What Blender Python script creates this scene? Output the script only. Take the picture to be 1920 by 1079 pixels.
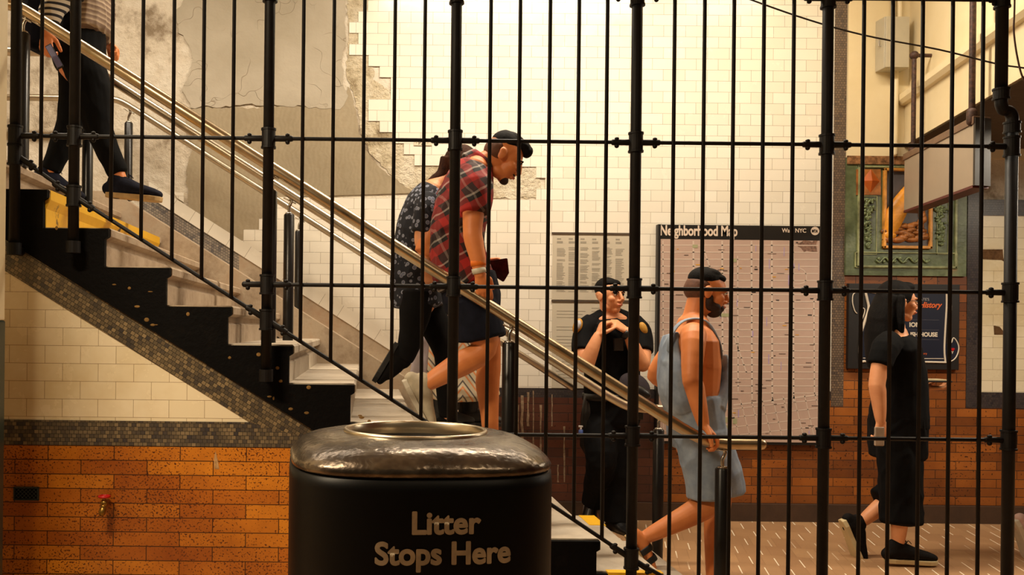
import bpy, bmesh, math, random
from mathutils import Vector, Matrix, noise
random.seed(7)
C = bpy.context.scene.collection
for o in list(bpy.data.objects): bpy.data.objects.remove(o)
PI = math.pi
# ------------------------------------------------------------------ camera, world, lights, exposure
FOC, CX, CY, EYE, ROLL = 1700.0, 690.0, 615.0, 1.31, 0.0110
cam_d = bpy.data.cameras.new('camera'); cam = bpy.data.objects.new('camera', cam_d); C.objects.link(cam)
cam_d.sensor_width = 36.0; cam_d.lens = FOC/1920*36
cam_d.shift_x = (960-CX)/1920; cam_d.shift_y = (CY-539.5)/1920
cam.location = (0, 0, EYE)
cam.rotation_euler = (Matrix.Rotation(PI/2, 4, 'X') @ Matrix.Rotation(ROLL, 4, 'Z')).to_euler()
bpy.context.scene.camera = cam
cam_d.clip_start = 0.05
w = bpy.data.worlds.new('world'); bpy.context.scene.world = w; w.use_nodes = True
w.node_tree.nodes['Background'].inputs[0].default_value = (1.0, 0.72, 0.42, 1)
w.node_tree.nodes['Background'].inputs[1].default_value = 0.05
vs = bpy.context.scene.view_settings
vs.view_transform = 'Standard'; vs.look = 'None'; vs.gamma = 1; vs.use_curve_mapping = False
vs.exposure = 0.0
CEIL = 4.75
def area(name, loc, size, power, col, rot=(0,0,0)):
    d = bpy.data.lights.new(name, 'AREA'); d.shape = 'RECTANGLE'; d.size, d.size_y = size; d.energy = power; d.color = col
    o = bpy.data.objects.new(name, d); C.objects.link(o); o.location = loc; o.rotation_euler = rot; return o
WARM = (1.0, 0.86, 0.67)
# fluorescent strips over the stairs and the passage (their fixtures are built further down)
STRIPS = [(-1.7,4.95,4.2,60), (1.2,4.9,4.2,122), (3.7,4.8,4.2,60)]
for (x, y, z, p) in STRIPS:
    area('strip_light', (x, y, z-0.075), (2.2, 0.16), p, WARM)
# added passage fill, then lamps on the mezzanine side, above and behind the viewer
PASS_FILL = (4.6, 4.75, 2.48, 52)  # unseen strip put in to brighten the dim right side
area('strip_light', (PASS_FILL[0], PASS_FILL[1], PASS_FILL[2]-0.06), (1.9, 0.16), PASS_FILL[3], WARM)
MEZZ = [(-1.9,1.9,3.2,185), (1.6,0.9,3.2,16)]
for (x, y, z, p) in MEZZ:
    area('mezzanine_light', (x, y, z-0.075), (1.3, 0.16), p, (1.0,0.80,0.54))
# ------------------------------------------------------------------ helpers
def P(px, py, Y):
    """point of the place at depth Y seen at pixel (px,py) of the photograph (1920x1079)"""
    u = (px-CX)/FOC; v = (CY-py)/FOC
    c, s = math.cos(ROLL), math.sin(ROLL)
    return Vector(((u*c - v*s)*Y, Y, EYE + (u*s + v*c)*Y))
def lin(c):
    return tuple(((v/255)/12.92 if v/255 <= 0.04045 else (((v/255)+0.055)/1.055)**2.4) for v in c) + (1,)
class NT:
    def __init__(s, name, rough=0.6, metal=0.0):
        s.m = bpy.data.materials.new(name); s.m.use_nodes = True; s.t = s.m.node_tree
        s.b = s.t.nodes['Principled BSDF']; s.b.inputs['Roughness'].default_value = rough; s.b.inputs['Metallic'].default_value = metal
    def n(s, typ, **kw):
        nd = s.t.nodes.new(typ)
        for k, v in kw.items():
            if k.startswith('i_'):
                key = k[2:].replace('_', ' ')
                nd.inputs[key if key in nd.inputs else int(key)].default_value = v
            else: setattr(nd, k, v)
        return nd
    def l(s, a, b): s.t.links.new(a, b)
    def coords(s, scale=(1,1,1), rot=(0,0,0), loc=(0,0,0), swap=False):
        tc = s.n('ShaderNodeTexCoord'); out = tc.outputs['Object']
        if swap:   # (x, z) onto the texture plane
            sp = s.n('ShaderNodeSeparateXYZ'); s.l(out, sp.inputs[0]); cb = s.n('ShaderNodeCombineXYZ')
            s.l(sp.outputs[0], cb.inputs[0]); s.l(sp.outputs[2], cb.inputs[1]); out = cb.outputs[0]
        mp = s.n('ShaderNodeMapping'); mp.inputs['Scale'].default_value = scale; mp.inputs['Rotation'].default_value = rot; mp.inputs['Location'].default_value = loc
        s.l(out, mp.inputs[0]); return mp.outputs[0]
    def noise(s, vec, scale, detail=4, rough=0.6):
        nd = s.n('ShaderNodeTexNoise'); nd.inputs['Scale'].default_value = scale; nd.inputs['Detail'].default_value = detail; nd.inputs['Roughness'].default_value = rough
        s.l(vec, nd.inputs['Vector']); return nd.outputs['Fac']
    def ramp(s, fac, stops, const=False):
        r = s.n('ShaderNodeValToRGB'); s.l(fac, r.inputs[0]); e = r.color_ramp.elements
        if const: r.color_ramp.interpolation = 'CONSTANT'
        while len(e) < len(stops): e.new(0.5)
        for i, (p, c) in enumerate(stops):
            e[i].position = p; e[i].color = c if len(c) == 4 else tuple(c)+(1,)
        return r.outputs[0]
    def mix(s, fac, a, b, mode='MIX'):
        m = s.n('ShaderNodeMix'); m.data_type = 'RGBA'; m.blend_type = mode
        if isinstance(fac, (int, float)): m.inputs[0].default_value = fac
        else: s.l(fac, m.inputs[0])
        for k, v in ((6, a), (7, b)):
            if isinstance(v, tuple): m.inputs[k].default_value = v
            else: s.l(v, m.inputs[k])
        return m.outputs[2]
    def math(s, op, a, b=0.0):
        m = s.n('ShaderNodeMath', operation=op)
        for k, v in ((0, a), (1, b)):
            if isinstance(v, (int, float)): m.inputs[k].default_value = v
            else: s.l(v, m.inputs[k])
        return m.outputs[0]
    def base(s, col):
        if isinstance(col, tuple): s.b.inputs['Base Color'].default_value = col
        else: s.l(col, s.b.inputs['Base Color'])
    def bump(s, h, strength=0.3, dist=0.01):
        b = s.n('ShaderNodeBump'); b.inputs['Strength'].default_value = strength; b.inputs['Distance'].default_value = dist
        s.l(h, b.inputs['Height']); s.l(b.outputs[0], s.b.inputs['Normal'])
G = (0,0,0,1); W1 = (1,1,1,1)
def simple(name, c, rough=0.6, metal=0.0, var=0.12, scale=12, bump=0.15, bscale=60, bd=0.002, spec=None):
    n = NT(name, rough, metal)
    if spec is None: spec = 0.15 if rough >= 0.75 else 0.5
    n.b.inputs['Specular IOR Level'].default_value = spec; v = n.coords(); f = n.noise(v, scale); c = lin(c)
    d = tuple(x*(1-var*1.6) for x in c[:3])+(1,); e = tuple(min(1,x*(1+var)) for x in c[:3])+(1,)
    n.base(n.ramp(f, [(0.3, d), (0.7, e)]))
    if bump: n.bump(n.noise(v, bscale), bump, bd)
    return n.m
def brick(name, c1, c2, mortar, bw, bh, ms, loc=(0,0,0), rot=0.0, rough=0.25, specks=None, stain=None, bump=0.5, swap=True, offset=0.5, msm=0.1, mul=None, coat=0.0):
    n = NT(name, rough); v = n.coords(loc=loc, rot=(0,0,rot), swap=swap)
    b = n.n('ShaderNodeTexBrick'); n.l(v, b.inputs['Vector'])
    b.inputs['Color1'].default_value = lin(c1); b.inputs['Color2'].default_value = lin(c2); b.inputs['Mortar'].default_value = lin(mortar)
    b.inputs['Scale'].default_value = 1; b.inputs['Mortar Size'].default_value = ms; b.inputs['Mortar Smooth'].default_value = msm
    b.inputs['Brick Width'].default_value = bw; b.inputs['Row Height'].default_value = bh; b.offset = offset; b.inputs['Bias'].default_value = 0
    col = b.outputs['Color']
    if specks:
        sc, th, dark = specks
        f = n.noise(v, sc, 2, 0.5); f2 = n.noise(v, 3.0, 2)
        s_ = n.math('ADD', f, n.math('MULTIPLY', f2, 0.25))
        col = n.mix(n.ramp(s_, [(th, G), (th+0.03, W1)]), col, lin(dark))
    if stain:
        sc, lo, hi, dc = stain
        f = n.noise(v, sc, 5, 0.65); col = n.mix(n.ramp(f, [(lo, G), (hi, W1)]), col, lin(dc), 'MULTIPLY')
    n.base(col); h = n.math('SUBTRACT', 1.0, b.outputs['Fac']); n.bump(h, bump, 0.004)
    r = n.math('ADD', n.math('MULTIPLY', n.noise(v, 9), 0.3), rough-0.12); n.l(r, n.b.inputs['Roughness'])
    return n.m
def link(o): C.objects.link(o); return o
def thing(name, label, cat, loc=(0,0,0), group=None, kind=None):
    o = bpy.data.objects.new(name, None); link(o); o.location = loc; o.empty_display_size = 0.1
    if kind: o['kind'] = kind
    if label: o['label'] = label
    if cat: o['category'] = cat
    if group: o['group'] = group
    return o
def obj(name, bm, m, parent=None, label=None, cat=None, group=None, kind=None, smooth=False, loc=None):
    """bm is in world coordinates; the object keeps its origin at loc (or the parent's place)"""
    if isinstance(bm, bmesh.types.BMesh):
        me = bpy.data.meshes.new(name); bmesh.ops.recalc_face_normals(bm, faces=bm.faces[:]); bm.to_mesh(me); bm.free()
    else: me = bm
    if smooth:
        for p in me.polygons: p.use_smooth = True
    me.materials.clear(); me.materials.append(m)
    o = bpy.data.objects.new(name, me); link(o)
    if parent:
        o.parent = parent
        base = Vector((0,0,0)); q = parent
        while q: base += q.location; q = q.parent
        me.transform(Matrix.Translation(-base))
        o['_b'] = 1; del o['_b']
    elif loc is not None:
        me.transform(Matrix.Translation(-Vector(loc))); o.location = loc
    if kind: o['kind'] = kind
    if label: o['label'] = label
    if cat: o['category'] = cat
    if group: o['group'] = group
    return o
def auto(o, ang=0.6):
    me = o.data
    for p in me.polygons: p.use_smooth = True
    md = o.modifiers.new('es', 'EDGE_SPLIT'); md.split_angle = ang
    return o
def bev(o, wdt=0.004, seg=2):
    md = o.modifiers.new('bevel', 'BEVEL'); md.width = wdt; md.segments = seg; md.limit_method = 'ANGLE'; return o
def B(): return bmesh.new()
def box(bm, x0, x1, y0, y1, z0, z1):
    v = [bm.verts.new((x, y, z)) for x in (x0, x1) for y in (y0, y1) for z in (z0, z1)]
    for f in ((0,1,3,2),(4,6,7,5),(0,4,5,1),(2,3,7,6),(0,2,6,4),(1,5,7,3)): bm.faces.new([v[i] for i in f])
    return bm
def prism(bm, pts, y0, y1):
    """pts = [(x,z)...] extruded in y"""
    a = [bm.verts.new((x, y0, z)) for x, z in pts]; b = [bm.verts.new((x, y1, z)) for x, z in pts]
    bm.faces.new(a); bm.faces.new(b[::-1]); n = len(pts)
    for i in range(n): bm.faces.new((a[i], a[(i+1) % n], b[(i+1) % n], b[i]))
    return bm
def pxprism(bm, pts, Y, d, y1=None):
    """outline read off the photo on the plane y=Y, thickened by d towards the viewer"""
    q = [P(x, y, Y) for x, y in pts]
    return prism(bm, [(p.x, p.z) for p in q], Y-d, Y if y1 is None else y1)
def frame_for(t, side):
    t = t.normalized(); u = side - t*side.dot(t)
    if u.length < 1e-4: u = Vector((0,0,1)) - t*t.z
    if u.length < 1e-4: u = Vector((1,0,0))
    u.normalize(); return u, t.cross(u)
CAPH = [1.0]
def loft(bm, pts, rads, side=(0,1,0), seg=14, cap=True):
    pts = [Vector(p) for p in pts]; side = Vector(side); n = len(pts)
    rads = [(r, r) if isinstance(r, (int, float)) else r for r in rads]
    rings = []
    def ring(c, u, v, a, b): return [bm.verts.new(c + u*(a*math.cos(k*2*PI/seg)) + v*(b*math.sin(k*2*PI/seg))) for k in range(seg)]
    fr = []
    for i in range(n):
        t = (pts[min(i+1, n-1)] - pts[max(i-1, 0)]); fr.append((t.normalized(),) + frame_for(t, side))
    def addcap(i, sgn):
        t, u, v = fr[i]; a, b = rads[i]; h = min(a, b)*CAPH[0]; out = []
        for k in (0.45, 0.8, 0.97):
            out.append(ring(pts[i] + t*(sgn*h*k), u, v, a*math.sqrt(1-k*k), b*math.sqrt(1-k*k)))
        return out
    if cap: rings += addcap(0, -1)[::-1]
    for i in range(n): rings.append(ring(pts[i], fr[i][1], fr[i][2], *rads[i]))
    if cap: rings += addcap(n-1, 1)
    for r0, r1 in zip(rings, rings[1:]):
        for k in range(seg): bm.faces.new((r0[k], r0[(k+1) % seg], r1[(k+1) % seg], r1[k]))
    bm.faces.new(rings[0][::-1]); bm.faces.new(rings[-1])
    return bm
def tube(bm, pts, r, seg=12, cap=False): return loft(bm, pts, [r]*len(pts), (0,0.97,0.21), seg, cap)
def smoothpath(pts, n=4):
    pts = [Vector(p) for p in pts]; out = []
    for i in range(len(pts)-1):
        p0 = pts[max(i-1,0)]; p1 = pts[i]; p2 = pts[i+1]; p3 = pts[min(i+2, len(pts)-1)]
        for k in range(n):
            t = k/n
            out.append(0.5*((2*p1) + (p2-p0)*t + (2*p0-5*p1+4*p2-p3)*t*t + (3*p1-p0-3*p2+p3)*t**3))
    out.append(pts[-1]); return out
def ell(bm, c, r, rot=None, seg=16):
    m = Matrix.Translation(Vector(c)) @ (rot.to_4x4() if rot else Matrix.Identity(4)) @ Matrix.Diagonal((r[0], r[1], r[2], 1))
    bmesh.ops.create_uvsphere(bm, u_segments=seg, v_segments=max(6, seg//2+2), radius=1, matrix=m); return bm
def dash_floor(n, v):
    sp = n.n('ShaderNodeSeparateXYZ'); n.l(v, sp.inputs[0])
    row = n.math('DIVIDE', sp.outputs[1], 0.24); par = n.math('FRACT', n.math('MULTIPLY', n.math('FLOOR', row), 0.37))
    u = n.math('FRACT', n.math('ADD', n.math('DIVIDE', sp.outputs[0], 0.135), par))
    a = n.math('LESS_THAN', u, 0.045); b = n.math('LESS_THAN', n.math('FRACT', row), 0.72)
    return n.math('MULTIPLY', a, b)
def text(name, s, size, loc, m, parent, bold=0.0, rot=(PI/2,0,0), align='LEFT', shear=0.0, sx=1.0, depth=0.0006, label=None):
    cu = bpy.data.curves.new(name, 'FONT'); cu.body = s; cu.size = size; cu.offset = min(bold*0.4, size*0.010); cu.align_x = align; cu.shear = shear; cu.extrude = depth; cu.resolution_u = 6
    t = bpy.data.objects.new('tmp', cu); link(t); bpy.context.view_layer.update()
    me = bpy.data.meshes.new_from_object(t.evaluated_get(bpy.context.evaluated_depsgraph_get()))
    bpy.data.objects.remove(t)
    rb = bold - min(bold*0.4, size*0.010)
    if rb > 0.0002:      # heavier strokes: the outline repeated a hair to each side
        acc = bmesh.new()
        for k in range(9):
            me2 = me.copy(); a_ = k*PI/4; rr_ = rb if k < 8 else 0.0
            me2.transform(Matrix.Translation((rr_*math.cos(a_), rr_*math.sin(a_), k*0.00002))); acc.from_mesh(me2); bpy.data.meshes.remove(me2)
        acc.to_mesh(me); acc.free()
    R = Matrix.Rotation(rot[2],4,'Z') @ Matrix.Rotation(rot[0],4,'X')
    me.transform(Matrix.Translation(Vector(loc)) @ R @ Matrix.Diagonal((sx,1,1,1)))
    return obj(name, me, m, parent, label=label)
S_WALL, S_FACE = 270.0, 438.0
YW, YF, YN = FOC/S_WALL, FOC/447.0, FOC/S_FACE     # back wall, fence, near face of the stair
# ------------------------------------------------------------------ materials of the place
M = {}
M['tile'] = brick('white_glazed_tile', (236,230,216), (228,221,205), (150,138,118), 0.1524, 0.0762, 0.0011, loc=(0.03,0.0,0), rough=0.2, stain=(0.9,0.62,0.95,(222,206,170)), bump=0.35)
M['tile_near'] = brick('cream_glazed_tile', (220,208,180), (212,199,168), (140,122,96), 0.1524, 0.0762, 0.0010, loc=(0.01,0.0,0), rough=0.22, stain=(1.6,0.45,0.9,(215,195,150)), bump=0.3)
M['tile_diag'] = brick('diagonal_border_tile', (236,230,216), (228,221,205), (150,138,118), 0.1524, 0.4, 0.0012, rot=0.556, offset=0.0, rough=0.2)
M['brick_near'] = brick('speckled_orange_brick', (214,138,36), (172,96,26), (34,18,8), 0.283, 0.0612, 0.0018, loc=(0.09,0.004,0), rough=0.3, specks=(120,0.715,(86,34,10)), stain=(1.1,0.42,0.75,(150,105,70)), bump=0.6)
M['brick_far'] = brick('brown_orange_brick', (174,102,38), (124,70,28), (40,24,14), 0.283, 0.0612, 0.002, loc=(0.02,0.0,0), rough=0.42, specks=(60,0.78,(60,26,10)), stain=(1.4,0.35,0.8,(140,104,80)), bump=0.5)
def mosaic(name, a, b, c, rot=0.0, sz=0.0165):
    n = NT(name, 0.3); v = n.coords(rot=(0,0,rot), swap=True)
    br = n.n('ShaderNodeTexBrick'); n.l(v, br.inputs['Vector']); br.inputs['Scale'].default_value = 1
    br.inputs['Brick Width'].default_value = sz*1.15; br.inputs['Row Height'].default_value = sz; br.inputs['Mortar Size'].default_value = 0.0011
    br.inputs['Color1'].default_value = W1; br.inputs['Color2'].default_value = G; br.inputs['Mortar'].default_value = (0.02,0.02,0.02,1)
    f = n.noise(v, 5, 4, 0.7)
    t = n.ramp(br.outputs['Color'], [(0.0, lin(a)), (0.5, lin(b)), (1.0, lin(c))])
    t2 = n.mix(n.ramp(f, [(0.42, G), (0.62, W1)]), t, lin(b), 'MIX')
    col = n.mix(br.outputs['Fac'], n.mix(0.55, t, t2), lin((38,34,28)))
    n.base(col); n.bump(n.math('SUBTRACT', 1.0, br.outputs['Fac']), 0.4, 0.003); return n.m
M['mos_near'] = mosaic('slate_mosaic', (50,48,52), (86,76,60), (124,108,82))
M['mos_diag'] = mosaic('slate_mosaic_slope', (54,50,48), (92,80,60), (132,114,84), rot=0.556)
M['mos_far'] = mosaic('grey_mosaic', (92,78,66), (118,98,80), (78,68,64))
M['mos_far_diag'] = mosaic('grey_mosaic_slope', (112,102,94), (150,138,124), (84,80,82), rot=0.556)
M['mos_dark'] = mosaic('dark_mosaic', (52,46,52), (66,58,56), (40,38,44))
def plaster(name, stops, sc=1.6, bumps=0.6, fine=18, bd=0.01, rough=0.85):
    n = NT(name, rough); v = n.coords(); f = n.noise(v, sc, 6, 0.62); g = n.noise(v, fine, 5, 0.7)
    m = n.math('ADD', n.math('MULTIPLY', f, 0.75), n.math('MULTIPLY', g, 0.25))
    n.base(n.ramp(m, stops)); n.bump(g, bumps, bd); return n.m
M['rough'] = plaster('broken_plaster', [(0.36, lin((128,112,90))), (0.46, lin((196,184,164))), (0.58, lin((214,206,190))), (0.72, lin((186,172,146)))], 1.8, 0.8, 14, 0.02)
M['chip'] = plaster('chipped_mortar', [(0.36, lin((150,132,100))), (0.48, lin((206,192,162))), (0.62, lin((226,216,194)))], 6, 1.0, 30, 0.03)
def cement(name, a, b, scratch):
    n = NT(name, 0.8); v = n.coords(swap=True); f = n.noise(v, 1.3, 5, 0.55)
    col = n.ramp(f, [(0.35, lin(a)), (0.65, lin(b))]); h = n.noise(v, 7, 4, 0.6)
    if scratch:
        wv = n.n('ShaderNodeTexVoronoi', feature='DISTANCE_TO_EDGE'); wv.inputs['Scale'].default_value = 2.6
        wn = n.n('ShaderNodeTexNoise'); wn.inputs['Scale'].default_value = 3; n.l(v, wn.inputs['Vector'])
        mm = n.n('ShaderNodeVectorMath', operation='ADD'); n.l(v, mm.inputs[0]); n.l(wn.outputs['Color'], mm.inputs[1]); n.l(mm.outputs[0], wv.inputs['Vector'])
        ln = n.ramp(wv.outputs['Distance'], [(0.0, W1), (0.012, G)])
        keep = n.ramp(n.noise(v, 2.2, 2), [(0.48, G), (0.56, W1)])
        lk = n.math('MULTIPLY', ln, keep)
        col = n.mix(n.math('MULTIPLY', lk, 0.45), col, lin((120,104,80))); h = n.math('SUBTRACT', h, n.math('MULTIPLY', lk, 0.5))
    else:
        wv = n.n('ShaderNodeTexWave', bands_direction='X'); wv.inputs['Scale'].default_value = 9; wv.inputs['Distortion'].default_value = 12; wv.inputs['Detail'].default_value = 3
        n.l(v, wv.inputs['Vector']); col = n.mix(n.math('MULTIPLY', wv.outputs['Fac'], 0.06), col, lin((210,200,178)))
    n.base(col); n.bump(h, 0.6, 0.012); return n.m
M['cem_up'] = cement('scratched_cement', (156,146,126), (178,168,150), True)
M['cem_lo'] = cement('smooth_cement', (140,126,100), (158,144,118), False)
M['cream'] = plaster('cream_painted_plaster', [(0.3, lin((220,202,160))), (0.7, lin((232,218,184)))], 1.2, 0.2, 6, 0.006, 0.5)
M['stone'] = plaster('worn_stair_stone', [(0.32, lin((118,96,74))), (0.5, lin((168,148,124))), (0.7, lin((190,172,150)))], 3.5, 0.5, 26, 0.006, 0.7)
M['stone_l'] = plaster('worn_tread_stone', [(0.3, lin((150,134,114))), (0.6, lin((188,176,158)))], 3.5, 0.3, 26, 0.004, 0.6)
M['grime'] = plaster('black_grimy_stair_side', [(0.55, lin((5,4,4))), (0.68, lin((12,9,7))), (0.80, lin((60,44,24)))], 9, 0.6, 30, 0.008, 0.7)
M['grime'].node_tree.nodes['Principled BSDF'].inputs['Specular IOR Level'].default_value = 0.08
M['curb'] = plaster('stained_curb_stone', [(0.3, lin((120,98,74))), (0.5, lin((172,154,130))), (0.7, lin((160,128,98)))], 2.5, 0.4, 26, 0.006, 0.7)
M['basestone'] = plaster('dark_base_stone', [(0.3, lin((54,38,26))), (0.7, lin((80,56,38)))], 3, 0.3, 20, 0.004, 0.6)
M['yellow'] = plaster('worn_yellow_paint', [(0.36, lin((70,44,16))), (0.42, lin((222,168,16))), (0.8, lin((236,186,24)))], 7, 0.3, 26, 0.004, 0.5)
n = NT('brick_paving', 0.5)
v = n.coords(rot=(0,0,0.27)); f = n.noise(v, 1.6, 4); g = n.noise(v, 0.8, 2)
br = n.n('ShaderNodeTexBrick'); n.l(v, br.inputs['Vector'])
for k, val in (('Scale',1),('Brick Width',0.135),('Row Height',0.24),('Mortar Size',0.0016)): br.inputs[k].default_value = val
br.inputs['Color1'].default_value = lin((176,138,98)); br.inputs['Color2'].default_value = lin((158,120,84)); br.inputs['Mortar'].default_value = lin((140,104,72))
col = n.mix(n.ramp(f, [(0.35, G), (0.7, (0.6,0.6,0.6,1))]), br.outputs['Color'], lin((150,112,76)))
n.base(n.mix(n.math('MULTIPLY', dash_floor(n, v), n.ramp(g, [(0.36, G), (0.5, W1)])), col, lin((240,226,200))))
n.bump(n.noise(v, 30, 3), 0.2, 0.003); M['floor'] = n.m
M['dark_ceiling'] = plaster('dark_brown_ceiling_paint', [(0.3, lin((64,48,34))), (0.7, lin((88,68,48)))], 2, 0.4, 14, 0.01, 0.8)  # evenly mottled dark brown tone for the low ceiling
M['black_iron'] = simple('black_painted_iron', (15,12,11), 0.5, 0.0, 0.3, 30, 0.3, 120, 0.001, 0.22)
M['rail_steel'] = simple('brushed_handrail_steel', (196,184,164), 0.32, 1.0, 0.06, 20, 0.05, 200, 0.0005)
M['rail_brass'] = simple('warm_worn_handrail_steel', (196,178,148), 0.3, 1.0, 0.08, 14, 0.05, 200, 0.0005)
M['post_black'] = simple('black_enamel_post', (20,18,17), 0.3, 0.0, 0.2, 20, 0.1)
M['chrome'] = simple('polished_bracket', (200,195,185), 0.2, 1.0, 0.05, 20, 0)
# ------------------------------------------------------------------ setting: floor, ceiling, walls
N0X, N0Z, RUN, RISE = -1.635, 2.054, 0.264, 0.164
def nz(x): return N0Z - RISE*(x-N0X)/RUN          # height of the line through the nosings
obj('floor', box(B(), -5.5, 7.5, -2.0, YW+0.2, -0.15, 0.0), M['floor'], kind='structure')
obj('ceiling', box(B(), -5.5, 7.5, -2.0, YW+0.2, CEIL, CEIL+0.15), M['cream'], kind='structure')
wb = obj('wall_back', box(B(), -5.5, 7.5, YW, YW+0.2, 0.0, CEIL), M['rough'], kind='structure')
obj('wall_left', box(B(), -5.65, -5.5, -2.0, YW+0.2, 0.0, CEIL), M['cream'], kind='structure')
obj('wall_right', box(B(), 7.5, 7.65, -2.0, YW+0.2, 0.0, CEIL), M['brick_far'], kind='structure')
def px2(x, y): p = P(x, y, YW); return p.x, p.z
TX0 = lambda x: P(x, 400, YW).x
XS = (P(1560, 400, YW).x, P(1583, 400, YW).x)     # vertical mosaic strip
TB = 0.905                                          # bottom of white tile
# white tile field in courses, with the broken edge stepping as in the place
h = 0.0762; zt = P(640, 371, YW).z
bm = B()
edge_hi = [(-400,690),(20,672),(41,655),(62,672),(83,655),(104,691),(139,712),(160,733),(181,712),(201,691),(222,712),(243,735),(265,757),(287,777),(309,1005),(331,1022),(351,1005),(371,515),(391,512),(411,486),(431,457),(451,457)]
k = -40
while True:
    z1 = zt - k*h; z0 = z1 - h; k += 1
    if z0 > CEIL: continue
    z1 = min(z1, CEIL)
    if z1 <= TB+1e-4: break
    z0 = max(z0, TB)
    ypx = CY - (((z0+z1)/2) - EYE)*S_WALL + 0.5
    xl = edge_hi[0][1]
    for yy, xx in edge_hi:
        if ypx >= yy - 4 + (0): xl = xx
    x0 = P(xl, ypx, YW).x
    if ypx > 460:                                  # follow the sloping border tiles
        x0 = None
    if x0 is None:
        a = N0X + (N0Z + 0.315 - z1)/RISE*RUN; b = N0X + (N0Z + 0.315 - z0)/RISE*RUN
        prism(bm, [(a, z1), (b, z0), (XS[0], z0), (XS[0], z1)], YW-0.010, YW)
    else: box(bm, x0, XS[0], YW-0.010, YW, z0, z1)
tf = obj('tile_field', bm, M['tile'], wb)
bm = B(); pxprism(bm, [(326,361),(345,362),(345,380),(333,372)], YW, 0.010)
obj('loose_tile', bm, M['tile'], wb)
def slope_band(y0, o1, o2, xa, xb, m, name, nx=1):
    bm = B(); prism(bm, [(xa, nz(xa)+o2), (xb, nz(xb)+o2), (xb, nz(xb)+o1), (xa, nz(xa)+o1)], y0, YW); return obj(name, bm, m, wb)
slope_band(YW-0.012, 0.214, 0.318, -1.53, 0.22, M['tile_diag'], 'sloping_tile_border')
slope_band(YW-0.006, 0.02, 0.214, -1.58, -0.9, M['mos_far_diag'], 'sloping_mosaic_band')
slope_band(YW-0.006, 0.02, 0.214, -0.9, 0.9, M['curb'], 'sloping_cement_band')
# cement repairs
rag = lambda pts, a=2.5: [(x+random.uniform(-a,a), y+random.uniform(-a,a)) for x, y in pts]
def ragged(pts, step=9, a=3.0, closed=True):
    out = []
    for (x0,y0),(x1,y1) in (zip(pts, pts[1:]+pts[:1]) if closed else zip(pts, pts[1:])):
        n_ = max(1, int(math.hypot(x1-x0, y1-y0)/step))
        for i in range(n_):
            t = i/n_; out.append((x0+(x1-x0)*t+random.uniform(-a,a), y0+(y1-y0)*t+random.uniform(-a,a)))
    return out
up = ragged([(345,-400),(645,-400),(648,60),(640,150),(652,178),(640,205),(560,200),(480,196),(360,203),(344,170),(362,110),(356,85),(334,60),(330,20),(346,0)])
obj('scratched_cement_patch', pxprism(B(), up, YW, 0.010), M['cem_up'], wb)
lo = ragged([(346,203),(640,200),(652,160),(664,185),(668,215),(672,250),(690,290),(722,325),(760,350),(782,369)], 9, 3, False) + [(515,370.5),(512,391),(486,411),(486,431),(457,431),(457,456),(430,440),(400,422),(372,405),(356,395)] + ragged([(352,372),(350,320),(362,280),(350,240)], 9, 2, False)
obj('smooth_cement_patch', pxprism(B(), lo, YW, 0.008), M['cem_lo'], wb)
ch = ragged([(648,-400),(700,-400),(700,150),(745,180),(745,260),(800,290),(800,308),(1012,312),(1012,372),(780,372),(735,330),(695,290),(678,250),(668,190),(650,140),(652,60)], 8, 2.5)
obj('chipped_mortar_edge', pxprism(B(), ch, YW, 0.004), M['chip'], wb)
# lower part of the back wall
obj('mosaic_course', box(B(), -0.9, XS[0], YW-0.010, YW, TB-0.065, TB), M['mos_dark'], wb)
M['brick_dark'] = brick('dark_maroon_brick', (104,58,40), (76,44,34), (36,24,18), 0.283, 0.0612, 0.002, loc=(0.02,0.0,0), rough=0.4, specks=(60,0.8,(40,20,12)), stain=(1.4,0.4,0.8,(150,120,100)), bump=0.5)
XM = P(1236,800,YW).x
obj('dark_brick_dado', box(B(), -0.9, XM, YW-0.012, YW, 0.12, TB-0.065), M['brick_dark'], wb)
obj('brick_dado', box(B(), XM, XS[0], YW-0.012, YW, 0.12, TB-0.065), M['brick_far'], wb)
bm = B(); rd = random.Random(9)
for xx, y0_, y1_, wd_ in ((979,742,842,4),(990,736,800,3),(1000,733,858,2),(1014,760,872,2.5),(1046,872,905,2),(1058,800,905,2),(972,760,900,1.5),(1035,740,800,1.5)):
    pts_ = [(xx-wd_*rd.uniform(.3,1), y0_+k*(y1_-y0_)/6) for k in range(7)] + [(xx+wd_*rd.uniform(.3,1), y1_-k*(y1_-y0_)/6) for k in range(7)]
    pxprism(bm, pts_, YW-0.012, 0.001)
obj('white_drip_stain', bm, simple('lime_drip', (150,128,104), 0.8, 0, 0.3, 40), wb, kind='stuff')
PR = (P(1811, 500, YW).x, P(1836, 500, YW).x)
ZT = P(1700, 518, YW).z; ZR = P(1870, 405, YW).z; ZRB = P(1870, 736, YW).z
obj('vertical_mosaic_strip', box(B(), XS[0], XS[1], YW-0.014, YW, 0.80, CEIL), M['mos_far'], wb)
bm = B(); box(bm, XS[0], 7.5, YW-0.012, YW, 0.12, 0.80); box(bm, XS[1], PR[0], YW-0.012, YW, 0.80, ZT)
obj('brick_panel', bm, M['brick_far'], wb)
obj('cream_wall_panel', box(B(), XS[1], 7.5, YW-0.03, YW, P(1640, 297, YW).z, CEIL), M['cream'], wb)
bm = B(); box(bm, PR[0], PR[1], YW-0.016, YW, 0.80, P(1640, 297, YW).z); box(bm, PR[1], 7.5, YW-0.016, YW, 0.80, ZRB); box(bm, PR[1], 7.5, YW-0.016, YW, ZR, ZR+0.11)
obj('mosaic_frame', bm, M['mos_dark'], wb)
obj('framed_tile_panel', box(B(), PR[1], 7.5, YW-0.010, YW, ZRB, ZR), M['tile_near'], wb)
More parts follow.
